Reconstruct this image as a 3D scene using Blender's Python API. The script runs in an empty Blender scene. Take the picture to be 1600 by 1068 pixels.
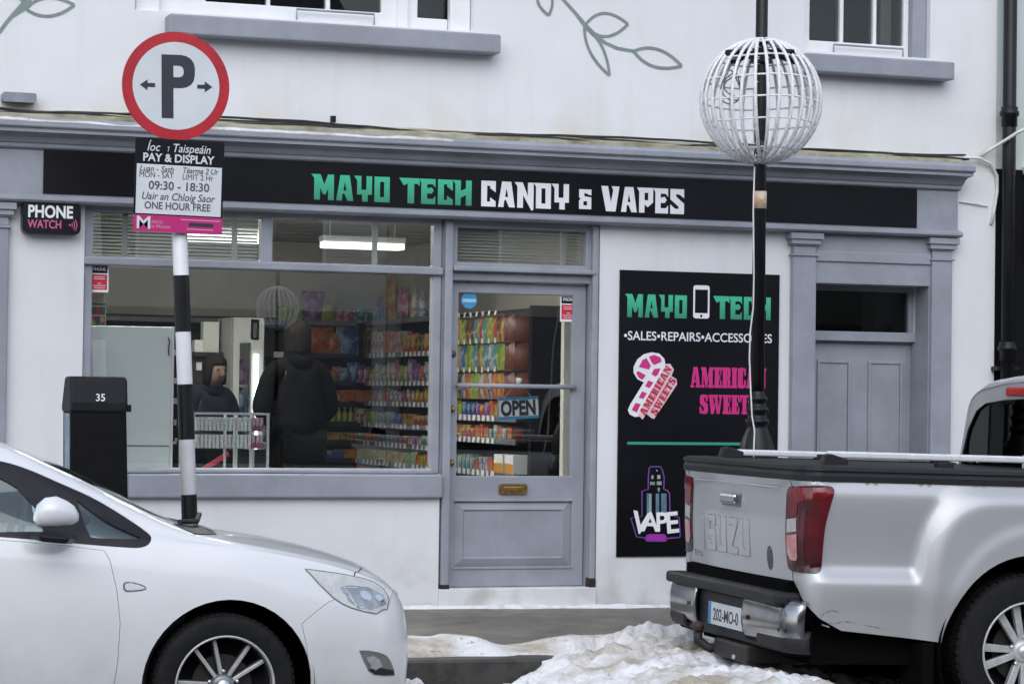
import bpy, bmesh, math, random
import numpy as np
from mathutils import Vector, Matrix, noise
from mathutils.geometry import delaunay_2d_cdt

random.seed(7)
S = bpy.context.scene
COL = S.collection

# ------------------------------------------------------------------ camera, world, sun, exposure
CAM_Y, CAM_Z, FOC = -15.0, 1.3315, 3900.0            # facade plane is y = 0, photo is 1600 px wide
YAW, PIT, ROL = 0.33541937, 0.02171782, 0.01376165
_f = Vector((math.sin(YAW) * math.cos(PIT), math.cos(YAW) * math.cos(PIT), math.sin(PIT)))
_r0 = Vector((math.cos(YAW), -math.sin(YAW), 0)); _u0 = _r0.cross(_f)
CR = _r0 * math.cos(ROL) + _u0 * math.sin(ROL); CU = _u0 * math.cos(ROL) - _r0 * math.sin(ROL); CF = _f
CAMP = Vector((0, CAM_Y, CAM_Z))
cd = bpy.data.cameras.new('camera'); cam = bpy.data.objects.new('camera', cd); COL.objects.link(cam)
cd.sensor_width = 36; cd.lens = FOC / 1600 * 36; cd.clip_end = 400; cd.clip_start = 0.1
cam.matrix_world = Matrix(((CR.x, CU.x, -CF.x, 0), (CR.y, CU.y, -CF.y, CAM_Y), (CR.z, CU.z, -CF.z, CAM_Z), (0, 0, 0, 1)))
S.camera = cam
W = bpy.data.worlds.new('World'); S.world = W; W.use_nodes = True
wn = W.node_tree; bg = wn.nodes['Background']
sky = wn.nodes.new('ShaderNodeTexSky'); sky.sky_type = 'NISHITA'; sky.sun_disc = False
SUN_EL, SUN_AZ = math.radians(38), math.radians(200)
sky.sun_elevation = SUN_EL; sky.sun_rotation = SUN_AZ
sky.air_density = 1.0; sky.dust_density = 1.0; sky.ozone_density = 2.0
hs = wn.nodes.new('ShaderNodeHueSaturation'); hs.inputs['Saturation'].default_value = 0.52   # cloud veil: greyer sky
wn.links.new(sky.outputs[0], hs.inputs['Color']); wn.links.new(hs.outputs[0], bg.inputs[0])
bg.inputs[1].default_value = 0.15
sl = bpy.data.lights.new('sun', 'SUN'); sl.energy = 0.6; sl.angle = math.radians(70); sl.color = (1.0, 0.98, 0.95)
so = bpy.data.objects.new('sun', sl); COL.objects.link(so)
sd = Vector((math.sin(SUN_AZ) * math.cos(SUN_EL), math.cos(SUN_AZ) * math.cos(SUN_EL), math.sin(SUN_EL)))
so.rotation_euler = sd.to_track_quat('Z', 'Y').to_euler(); so.location = (0, -10, 20)
S.view_settings.view_transform = 'Standard'; S.view_settings.look = 'None'
S.view_settings.exposure = 0.84; S.view_settings.gamma = 1; S.view_settings.use_curve_mapping = False
S.cycles.max_bounces = 8; S.cycles.transparent_max_bounces = 24; S.cycles.glossy_bounces = 4; S.cycles.transmission_bounces = 4
S.cycles.use_denoising = True
S.cycles.caustics_reflective = False; S.cycles.caustics_refractive = False

def ray(px, py):
    return CF * FOC + CR * (px - 800) - CU * (py - 534)
def at(px, py, y=0.0):                 # a point on the vertical plane y, seen at photo pixel px, py
    d = ray(px, py); return CAMP + d * ((y - CAM_Y) / d.y)
def proj(p):
    v = Vector(p) - CAMP; w = v.dot(CF); return 800 + FOC * v.dot(CR) / w, 534 - FOC * v.dot(CU) / w

# ------------------------------------------------------------------ materials
def _n(nt, t, **kw):
    n = nt.nodes.new(t)
    for k, v in kw.items(): setattr(n, k, v)
    return n
def mat(name, col, rough=0.5, metal=0.0, ns=None, amt=0.12, bump=0.0, bs=None, coat=0.0, spec=0.5, col2=None, lo=.4, hi=.6, emit=0.0, det=6, stretch=None):
    m = bpy.data.materials.new(name); m.use_nodes = True; nt = m.node_tree; b = nt.nodes['Principled BSDF']
    c = (*col, 1); b.inputs['Base Color'].default_value = c; b.inputs['Roughness'].default_value = rough
    b.inputs['Metallic'].default_value = metal; b.inputs['Specular IOR Level'].default_value = spec
    b.inputs['Coat Weight'].default_value = coat; b.inputs['Coat Roughness'].default_value = 0.05
    if emit:
        b.inputs['Emission Color'].default_value = c; b.inputs['Emission Strength'].default_value = emit
    vec = None
    if ns or bump:
        tc = _n(nt, 'ShaderNodeTexCoord'); vec = tc.outputs['Object']
        if stretch:
            mp = _n(nt, 'ShaderNodeMapping'); mp.inputs['Scale'].default_value = stretch; nt.links.new(vec, mp.inputs[0]); vec = mp.outputs[0]
    if ns:
        t = _n(nt, 'ShaderNodeTexNoise'); t.inputs['Scale'].default_value = ns; t.inputs['Detail'].default_value = det; t.inputs['Roughness'].default_value = .62
        nt.links.new(vec, t.inputs['Vector'])
        r = _n(nt, 'ShaderNodeValToRGB'); r.color_ramp.elements[0].position = lo; r.color_ramp.elements[1].position = hi
        c2 = col2 if col2 else tuple(x * (1 - amt) for x in col)
        r.color_ramp.elements[0].color = (*c2, 1); r.color_ramp.elements[1].color = c
        nt.links.new(t.outputs['Fac'], r.inputs[0]); nt.links.new(r.outputs[0], b.inputs['Base Color'])
    if bump:
        t2 = _n(nt, 'ShaderNodeTexNoise'); t2.inputs['Scale'].default_value = bs or 60; t2.inputs['Detail'].default_value = 6
        nt.links.new(vec, t2.inputs['Vector'])
        bp = _n(nt, 'ShaderNodeBump'); bp.inputs['Strength'].default_value = bump; bp.inputs['Distance'].default_value = 0.01
        nt.links.new(t2.outputs['Fac'], bp.inputs['Height']); nt.links.new(bp.outputs[0], b.inputs['Normal'])
    return m
def glass(name, tint=(0.9, 0.93, 0.92), refl=1.0, rough=0.0, base=.05):
    m = bpy.data.materials.new(name); m.use_nodes = True; nt = m.node_tree; nt.nodes.clear()
    o = _n(nt, 'ShaderNodeOutputMaterial'); lw = _n(nt, 'ShaderNodeLayerWeight'); lw.inputs[0].default_value = .5
    p = _n(nt, 'ShaderNodeMath', operation='POWER'); p.inputs[1].default_value = 4.0
    ma = _n(nt, 'ShaderNodeMath', operation='MULTIPLY_ADD'); ma.inputs[1].default_value = .9 * refl; ma.inputs[2].default_value = base * refl
    t = _n(nt, 'ShaderNodeBsdfTransparent'); t.inputs[0].default_value = (*tint, 1)
    g = _n(nt, 'ShaderNodeBsdfGlossy'); g.inputs['Roughness'].default_value = rough; g.inputs[0].default_value = (1, 1, 1, 1)
    mx = _n(nt, 'ShaderNodeMixShader')
    nt.links.new(lw.outputs['Facing'], p.inputs[0]); nt.links.new(p.outputs[0], ma.inputs[0]); nt.links.new(ma.outputs[0], mx.inputs[0])
    nt.links.new(t.outputs[0], mx.inputs[1]); nt.links.new(g.outputs[0], mx.inputs[2]); nt.links.new(mx.outputs[0], o.inputs[0])
    return m
def wallmat(name, col):
    """painted render: faint trowel relief, grime creeping in broad patches and rain runs"""
    m = mat(name, col, .75, ns=1.1, amt=.05, bump=.12, bs=35, spec=.3)
    nt = m.node_tree; b = nt.nodes['Principled BSDF']
    src = b.inputs['Base Color'].links[0].from_socket
    tc = _n(nt, 'ShaderNodeTexCoord'); mp = _n(nt, 'ShaderNodeMapping'); mp.inputs['Scale'].default_value = (5, 1, .7); nt.links.new(tc.outputs['Object'], mp.inputs[0])
    t = _n(nt, 'ShaderNodeTexNoise'); t.inputs['Scale'].default_value = 1.6; t.inputs['Detail'].default_value = 8; nt.links.new(mp.outputs[0], t.inputs['Vector'])
    r = _n(nt, 'ShaderNodeValToRGB'); r.color_ramp.elements[0].position = .52; r.color_ramp.elements[1].position = .78
    r.color_ramp.elements[0].color = (0, 0, 0, 1); r.color_ramp.elements[1].color = (.5, .5, .5, 1)
    nt.links.new(t.outputs['Fac'], r.inputs[0])
    mx = _n(nt, 'ShaderNodeMix', data_type='RGBA'); nt.links.new(r.outputs[0], mx.inputs['Factor'])
    nt.links.new(src, mx.inputs['A']); mx.inputs['B'].default_value = (col[0] * .86, col[1] * .85, col[2] * .80, 1)
    # rain-splash dirt near the pavement and yellowish damp above the cornice: stains of the wall itself
    sx = _n(nt, 'ShaderNodeSeparateXYZ'); nt.links.new(tc.outputs['Object'], sx.inputs[0])
    last = mx.outputs['Result']
    for z0, z1, k, c2 in ((.42, .02, .55, (col[0] * .62, col[1] * .60, col[2] * .54, 1)), (3.32, 2.98, .5, (col[0] * .86, col[1] * .80, col[2] * .62, 1))):
        mr = _n(nt, 'ShaderNodeMapRange'); mr.inputs['From Min'].default_value = z0; mr.inputs['From Max'].default_value = z1; nt.links.new(sx.outputs['Z'], mr.inputs['Value'])
        lt = _n(nt, 'ShaderNodeMath', operation='GREATER_THAN'); lt.inputs[1].default_value = 2.9 if z0 > 1 else -9; nt.links.new(sx.outputs['Z'], lt.inputs[0])
        tn = _n(nt, 'ShaderNodeTexNoise'); tn.inputs['Scale'].default_value = 4.5 if z0 < 1 else 2.0; tn.inputs['Detail'].default_value = 9; nt.links.new(tc.outputs['Object'], tn.inputs['Vector'])
        rr = _n(nt, 'ShaderNodeMapRange'); rr.inputs['From Min'].default_value = .45; rr.inputs['From Max'].default_value = .75; rr.inputs['To Max'].default_value = k * 2; nt.links.new(tn.outputs['Fac'], rr.inputs['Value'])
        m1 = _n(nt, 'ShaderNodeMath', operation='MULTIPLY'); nt.links.new(mr.outputs[0], m1.inputs[0]); nt.links.new(rr.outputs[0], m1.inputs[1])
        m2 = _n(nt, 'ShaderNodeMath', operation='MULTIPLY'); nt.links.new(m1.outputs[0], m2.inputs[0]); nt.links.new(lt.outputs[0], m2.inputs[1])
        mq = _n(nt, 'ShaderNodeMix', data_type='RGBA'); nt.links.new(m2.outputs[0], mq.inputs['Factor']); nt.links.new(last, mq.inputs['A']); mq.inputs['B'].default_value = c2; last = mq.outputs['Result']
    nt.links.new(last, b.inputs['Base Color'])
    return m

M = {}
M['wall'] = wallmat('white_render', (.74, .75, .775))
M['trim'] = mat('grey_gloss_paint', (.305, .322, .37), .45, ns=3.2, amt=.15, bump=.12, bs=30, spec=.4, det=9)
M['trimd'] = mat('grey_weathered_paint', (.25, .275, .32), .5, ns=5, amt=.22, bump=.12, bs=30, spec=.4)
M['white'] = mat('white_paint', (.78, .79, .80), .4, ns=4, amt=.06)
M['whitevinyl'] = mat('white_vinyl', (.80, .81, .84), .35, ns=6, amt=.03)
M['board'] = mat('black_sign_board', (.006, .006, .009), .35, ns=1.2, amt=.5, spec=.22)
M['black'] = mat('black_paint', (.008, .008, .010), .35, ns=9, amt=.3, bump=.06, bs=60, spec=.3)
M['blackmatt'] = mat('black_matt', (.005, .005, .006), .7, ns=14, amt=.3, spec=.15)
M['rubber'] = mat('tyre_rubber', (.011, .011, .012), .78, ns=22, amt=.35, bump=.15, bs=80, spec=.25)
M['glass'] = glass('window_glass', (.92, .93, .92), base=.12)
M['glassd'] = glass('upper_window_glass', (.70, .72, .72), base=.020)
M['caseglass'] = glass('case_glass', (.97, .985, .98), base=.03)
M['brass'] = mat('brass', (.42, .26, .09), .32, metal=.85, ns=30, amt=.35)
M['alu'] = mat('brushed_aluminium', (.62, .63, .65), .35, metal=.75, ns=40, amt=.1)
M['chrome'] = mat('chrome', (.72, .73, .74), .08, metal=1.0)
M['pave'] = mat('wet_concrete_pavement', (.185, .168, .138), .42, ns=5.5, amt=.4, bump=.5, bs=90, col2=(.088, .084, .070), lo=.36, hi=.66, det=10, stretch=(1, 1.7, 1))
M['kerb'] = mat('wet_kerb_stone', (.060, .058, .055), .45, ns=9, amt=.5, bump=.3, bs=60)
M['road'] = mat('wet_asphalt', (.045, .045, .046), .45, ns=5, amt=.45, bump=.4, bs=140)
M['mural'] = mat('sage_mural_paint', (.22, .28, .26), .7, ns=10, amt=.15)
M['cable'] = mat('black_cable', (.02, .02, .02), .5, ns=10, amt=.4)
M['cablew'] = mat('white_cable', (.72, .71, .70), .5, ns=12, amt=.15)
M['red'] = mat('red_reflective', (.46, .012, .025), .3, ns=7, amt=.2)
M['navy'] = mat('navy_black_print', (.018, .022, .035), .4)
M['signwhite'] = mat('sign_white', (.62, .65, .68), .35, ns=4, amt=.08)
M['pink'] = mat('pink_vinyl', (.62, .03, .22), .35, ns=8, amt=.08)
M['magenta'] = mat('magenta_print', (.50, .018, .17), .35, ns=6, amt=.12)
M['ink'] = mat('grey_ink', (.055, .06, .075), .5)
M['skyblue'] = mat('sky_blue_print', (.05, .33, .62), .4, ns=12, amt=.2)
M['purple'] = mat('purple_print', (.22, .03, .36), .4)
M['teal'] = mat('teal_stripe', (.03, .30, .20), .4)
M['bluegrey'] = mat('steel_blue_print', (.12, .22, .32), .4, ns=20, amt=.3)
M['navyline'] = mat('navy_outline', (.06, .03, .14), .5)

def gradient_mat(name, c0, c1, z0, z1):
    """printed vertical colour gradient (the vinyl itself fades)"""
    m = mat(name, c1, .38); nt = m.node_tree; b = nt.nodes['Principled BSDF']
    tc = _n(nt, 'ShaderNodeTexCoord'); sx = _n(nt, 'ShaderNodeSeparateXYZ'); nt.links.new(tc.outputs['Object'], sx.inputs[0])
    mr = _n(nt, 'ShaderNodeMapRange'); mr.inputs['From Min'].default_value = z0; mr.inputs['From Max'].default_value = z1
    nt.links.new(sx.outputs['Z'], mr.inputs['Value'])
    mx = _n(nt, 'ShaderNodeMix', data_type='RGBA'); mx.inputs['A'].default_value = (*c0, 1); mx.inputs['B'].default_value = (*c1, 1)
    nt.links.new(mr.outputs[0], mx.inputs['Factor']); nt.links.new(mx.outputs['Result'], b.inputs['Base Color'])
    return m

# ------------------------------------------------------------------ object helpers
def world(o):
    if o.parent: return world(o.parent) @ o.matrix_parent_inverse @ o.matrix_basis
    return o.matrix_basis.copy()
def attach(o, p, local=False):
    o.parent = p
    o.matrix_parent_inverse = Matrix() if local else world(p).inverted()
def tag(o, label=None, cat=None, group=None, kind=None):
    if label: o['label'] = label
    if cat: o['category'] = cat
    if group: o['group'] = group
    if kind: o['kind'] = kind
    return o
def thing(name, label, cat, loc=(0, 0, 0), group=None, mtx=None):
    o = bpy.data.objects.new(name, None); COL.objects.link(o); o.empty_display_size = .1
    o.matrix_basis = mtx if mtx is not None else Matrix.Translation(loc)
    return tag(o, label, cat, group)
def link(name, me, m=None, parent=None, local=False, smooth=False, bevel=0, solid=0, seg=2):
    o = bpy.data.objects.new(name, me); COL.objects.link(o)
    if m is not None and not me.materials: me.materials.append(m)
    if smooth:
        me.polygons.foreach_set('use_smooth', [True] * len(me.polygons))
    if solid:
        md = o.modifiers.new('thickness', 'SOLIDIFY'); md.thickness = solid; md.offset = -1
    if bevel:
        md = o.modifiers.new('edge', 'BEVEL'); md.width = bevel; md.segments = seg; md.limit_method = 'ANGLE'; md.angle_limit = math.radians(35)
    if parent: attach(o, parent, local)
    return o

class MB:
    def __init__(s): s.v = []; s.f = []
    def add(s, vs, fs):
        n = len(s.v); s.v += [tuple(v) for v in vs]; s.f += [tuple(i + n for i in f) for f in fs]; return s
    def box(s, x0, x1, y0, y1, z0, z1):
        return s.add([(x0, y0, z0), (x1, y0, z0), (x1, y1, z0), (x0, y1, z0), (x0, y0, z1), (x1, y0, z1), (x1, y1, z1), (x0, y1, z1)],
                     [(0, 3, 2, 1), (4, 5, 6, 7), (0, 1, 5, 4), (1, 2, 6, 5), (2, 3, 7, 6), (3, 0, 4, 7)])
    def tube(s, pts, r, n=8, cap=True):
        pts = [Vector(p) for p in pts]; vs = []; fs = []; k = len(pts)
        rr = r if isinstance(r, (list, tuple)) else [r] * k
        up = None
        for i, p in enumerate(pts):
            t = (pts[min(i + 1, k - 1)] - pts[max(i - 1, 0)]).normalized()
            if up is None:
                up = Vector((0, 0, 1)) if abs(t.z) < .9 else Vector((1, 0, 0))
            a = t.cross(up).normalized(); b = a.cross(t).normalized(); up = b
            for j in range(n):
                q = 2 * math.pi * j / n; vs.append(p + (a * math.cos(q) + b * math.sin(q)) * rr[i])
        for i in range(k - 1):
            for j in range(n):
                fs.append((i * n + j, i * n + (j + 1) % n, (i + 1) * n + (j + 1) % n, (i + 1) * n + j))
        if cap: fs += [tuple(range(n)), tuple(range((k - 1) * n + n - 1, (k - 1) * n - 1, -1))]
        return s.add(vs, fs)
    def lathe(s, prof, n=24, o=(0, 0, 0), ax='z', a0=0, a1=2 * math.pi):
        vs = []; fs = []; full = abs(a1 - a0 - 2 * math.pi) < 1e-6; cnt = n if full else n + 1
        for r, h in prof:
            for j in range(cnt):
                q = a0 + (a1 - a0) * j / n; c, d = r * math.cos(q), r * math.sin(q)
                p = (c, d, h) if ax == 'z' else ((c, h, d) if ax == 'y' else (h, c, d))
                vs.append((p[0] + o[0], p[1] + o[1], p[2] + o[2]))
        for i in range(len(prof) - 1):
            for j in range(n):
                k = (j + 1) % cnt
                fs.append((i * cnt + j, i * cnt + k, (i + 1) * cnt + k, (i + 1) * cnt + j))
        return s.add(vs, fs)
    def prism(s, poly, y0, y1):          # polygon in x,z given front (y0) and back (y1)
        n = len(poly); vs = [(x, y0, z) for x, z in poly] + [(x, y1, z) for x, z in poly]
        return s.add(vs, [tuple(range(n)), tuple(range(2 * n - 1, n - 1, -1))] + [(i, i + n, (i + 1) % n + n, (i + 1) % n) for i in range(n)])
    def prismx(s, poly, x0, x1):         # polygon in y,z
        n = len(poly); vs = [(x0, y, z) for y, z in poly] + [(x1, y, z) for y, z in poly]
        return s.add(vs, [tuple(range(n)), tuple(range(2 * n - 1, n - 1, -1))] + [(i, i + n, (i + 1) % n + n, (i + 1) % n) for i in range(n)])
    def mesh(s, name):
        me = bpy.data.meshes.new(name); me.from_pydata(s.v, [], s.f)
        bm = bmesh.new(); bm.from_mesh(me); bmesh.ops.recalc_face_normals(bm, faces=bm.faces); bm.to_mesh(me); bm.free()
        return me
    def build(s, name, m, parent=None, **k): return link(name, s.mesh(name), m, parent, **k)

def cells(xs, zs, solid, y0, y1):
    """slab between y0 (front) and y1 (back), made of grid cells where solid(xc, zc); only outer faces"""
    mb = MB(); nx, nz = len(xs) - 1, len(zs) - 1
    g = [[solid((xs[i] + xs[i + 1]) / 2, (zs[j] + zs[j + 1]) / 2) for j in range(nz)] for i in range(nx)]
    idx = {}
    def V(i, j, b):
        k = (i, j, b)
        if k not in idx: idx[k] = len(mb.v); mb.v.append((xs[i], y1 if b else y0, zs[j]))
        return idx[k]
    for i in range(nx):
        for j in range(nz):
            if not g[i][j]: continue
            mb.f.append((V(i, j, 0), V(i + 1, j, 0), V(i + 1, j + 1, 0), V(i, j + 1, 0)))
            mb.f.append((V(i, j, 1), V(i, j + 1, 1), V(i + 1, j + 1, 1), V(i + 1, j, 1)))
            if i == 0 or not g[i - 1][j]: mb.f.append((V(i, j, 0), V(i, j + 1, 0), V(i, j + 1, 1), V(i, j, 1)))
            if i == nx - 1 or not g[i + 1][j]: mb.f.append((V(i + 1, j, 0), V(i + 1, j, 1), V(i + 1, j + 1, 1), V(i + 1, j + 1, 0)))
            if j == 0 or not g[i][j - 1]: mb.f.append((V(i, j, 0), V(i, j, 1), V(i + 1, j, 1), V(i + 1, j, 0)))
            if j == nz - 1 or not g[i][j + 1]: mb.f.append((V(i, j + 1, 0), V(i + 1, j + 1, 0), V(i + 1, j + 1, 1), V(i, j + 1, 1)))
    return mb
def holed(x0, x1, z0, z1, holes, y0, y1):
    xs = sorted({x0, x1, *[min(max(v, x0), x1) for h in holes for v in h[:2]]}); zs = sorted({z0, z1, *[min(max(v, z0), z1) for h in holes for v in h[2:]]})
    return cells(xs, zs, lambda x, z: not any(h[0] < x < h[1] and h[2] < z < h[3] for h in holes), y0, y1)

def flat(contours, name, d=.001):
    """filled outline (holes by even-odd) as a thin plate in x,z facing -y; front at y = 0, back at y = d"""
    cu = bpy.data.curves.new(name, 'CURVE'); cu.dimensions = '2D'; cu.fill_mode = 'BOTH'; cu.extrude = d / 2
    for c in contours:
        sp = cu.splines.new('POLY'); sp.points.add(len(c) - 1); sp.use_cyclic_u = True
        for p, (x, z) in zip(sp.points, c): p.co = (x, z, 0, 1)
    return _cmesh(cu, name, d)
def _cmesh(cu, name, d, sx=1.0):
    o = bpy.data.objects.new(name, cu); COL.objects.link(o)
    me = bpy.data.meshes.new_from_object(o, depsgraph=bpy.context.evaluated_depsgraph_get()) if False else bpy.data.meshes.new_from_object(o)
    COL.objects.unlink(o); bpy.data.objects.remove(o); bpy.data.curves.remove(cu)
    me.materials.clear()
    me.transform(Matrix(((sx, 0, 0, 0), (0, 0, -1, d / 2), (0, 1, 0, 0), (0, 0, 0, 1))))
    me.name = name
    return me
def text(s, size, bold=0.0, sx=1.0, shear=0.0, d=.0012, align='CENTER', sp=1.0, name='lettering'):
    cu = bpy.data.curves.new(name, 'FONT'); cu.body = s; cu.size = size; cu.offset = bold * size; cu.shear = shear; cu.extrude = d / 2
    cu.align_x = align; cu.space_character = sp; cu.resolution_u = 4
    return _cmesh(cu, name, d, sx)
def place(me, name, m, parent, loc, rot=0.0, yaw=0.0, local=False):
    me.transform(Matrix.Translation(loc) @ Matrix.Rotation(yaw, 4, 'Z') @ Matrix.Rotation(rot, 4, 'Y'))
    return link(name, me, m, parent, local=local)
def joined(meshes, name):
    bm = bmesh.new()
    for me in meshes: bm.from_mesh(me); bpy.data.meshes.remove(me)
    out = bpy.data.meshes.new(name); bm.to_mesh(out); bm.free(); return out
def width(me): 
    xs = [v.co.x for v in me.vertices]; return max(xs) - min(xs)
def fit_w(me, w):                       # squeeze lettering to a measured width
    xs = [v.co.x for v in me.vertices]; a, b = min(xs), max(xs); k = w / (b - a)
    for v in me.vertices: v.co.x = (v.co.x - (a + b) / 2) * k
    return me
def ellipse(cx, cz, rx, rz=None, n=40, a0=0, a1=2 * math.pi):
    rz = rz or rx; return [(cx + rx * math.cos(a0 + (a1 - a0) * i / n), cz + rz * math.sin(a0 + (a1 - a0) * i / n)) for i in range(n if abs(a1 - a0) > 6.28 else n + 1)]
def rrect(x0, x1, z0, z1, r, n=5):
    o = []
    for cx, cz, a in ((x1 - r, z1 - r, 0), (x0 + r, z1 - r, 90), (x0 + r, z0 + r, 180), (x1 - r, z0 + r, 270)):
        o += [(cx + r * math.cos(math.radians(a + 90 * i / n)), cz + r * math.sin(math.radians(a + 90 * i / n))) for i in range(n + 1)]
    return o
def ribbon(pts, w, n=6):
    """a brush stroke: outline of a polyline of varying width"""
    L = []; Rr = []; k = len(pts)
    ww = w if isinstance(w, (list, tuple)) else [w] * k
    for i in range(k):
        a = Vector(pts[max(i - 1, 0)]); b = Vector(pts[min(i + 1, k - 1)]); t = (b - a).normalized(); nn = Vector((-t.y, t.x)); p = Vector(pts[i])
        L.append(p + nn * ww[i] / 2); Rr.append(p - nn * ww[i] / 2)
    return [tuple(p) for p in L + Rr[::-1]]
def bez(p0, p1, p2, n=10):
    return [((1 - t) ** 2 * p0[0] + 2 * t * (1 - t) * p1[0] + t * t * p2[0], (1 - t) ** 2 * p0[1] + 2 * t * (1 - t) * p1[1] + t * t * p2[1]) for t in [i / n for i in range(n + 1)]]

def inset(poly, d):
    n = len(poly); A = sum(poly[i][0] * poly[(i + 1) % n][1] - poly[(i + 1) % n][0] * poly[i][1] for i in range(n)); sg = 1 if A > 0 else -1; o = []
    for i in range(n):
        a, b, c = (np.array(poly[(i + k) % n], float) for k in (-1, 0, 1)); t = c - a; L = np.hypot(*t) or 1
        o.append((b[0] - sg * t[1] / L * d, b[1] + sg * t[0] / L * d))
    return o
# ------------------------------------------------------------------ blocky display lettering
GL = {
 'M': (.80, [[(-.12, 1), (.25, 1), (.41, .60), (.56, 1), (.80, 1), (.80, 0), (.57, 0), (.57, .45), (.47, .22), (.36, .22), (.24, .48), (.24, 0), (0, 0), (0, .84)]]),
 'A': (.70, [[(.16, 1), (.54, 1), (.70, 0), (.46, 0), (.32, .30), (.25, .25), (.23, 0), (0, 0)], [(.345, .74), (.42, .40), (.29, .40)]]),
 'Y': (.66, [[(-.08, 1), (.22, 1), (.22, .46), (.43, .46), (.43, 1), (.66, 1), (.66, .27), (.49, .27), (.49, 0), (.26, 0), (.26, .27), (.05, .27), (.05, .82)]]),
 'O': (.63, [[(0, 1), (.63, 1), (.63, 0), (0, 0)], [(.23, .80), (.40, .80), (.40, .20), (.23, .20)]]),
 'D': (.63, [[(-.10, 1), (.63, 1), (.63, 0), (0, 0), (0, .86)], [(.23, .80), (.40, .80), (.40, .20), (.23, .20)]]),
 'T': (.62, [[(-.16, 1), (.66, 1), (.66, .70), (.56, .78), (.44, .78), (.44, 0), (.18, 0), (.18, .78), (.02, .70)]]),
 'E': (.57, [[(-.10, 1), (.57, 1), (.57, .66), (.47, .79), (.24, .79), (.24, .63), (.42, .67), (.51, .54), (.42, .42), (.24, .42), (.24, .21), (.47, .21), (.57, .33), (.57, 0), (0, 0), (0, .84)]]),
 'C': (.60, [[(0, 1), (.60, 1), (.60, .56), (.37, .72), (.37, .81), (.24, .81), (.24, .19), (.37, .19), (.37, .36), (.60, .21), (.60, 0), (0, 0)]]),
 'H': (.66, [[(-.10, 1), (.22, 1), (.22, .58), (.43, .68), (.43, 1), (.66, 1), (.66, 0), (.43, 0), (.43, .42), (.22, .30), (.22, 0), (0, 0), (0, .84)]]),
 'N': (.68, [[(-.12, 1), (.22, 1), (.44, .46), (.44, 1), (.68, 1), (.68, -.06), (.60, -.10), (.24, .50), (.24, 0), (0, 0), (0, .84)]]),
 'V': (.68, [[(-.10, 1), (.20, 1), (.33, .36), (.43, .84), (.36, 1), (.70, 1), (.54, 0), (.12, 0)]]),
 'P': (.62, [[(-.10, 1), (.62, 1), (.62, .42), (.38, .22), (.24, .34), (.24, 0), (0, 0), (0, .84)], [(.24, .80), (.40, .80), (.40, .50), (.24, .50)]]),
 'S': (.62, [[(0, 1), (.62, 1), (.62, .64), (.42, .78), (.26, .80), (.26, .70), (.62, .42), (.62, 0), (0, 0), (0, .38), (.20, .22), (.37, .20), (.37, .30), (0, .58)]]),
 '&': (.56, [[(0, .80), (.56, .80), (.56, .56), (.24, .66), (.24, .52), (.56, .48), (.56, 0), (0, 0), (0, .34), (.07, .41), (0, .48)], [(.20, .32), (.37, .32), (.37, .15), (.20, .15)]]),
}
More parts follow.
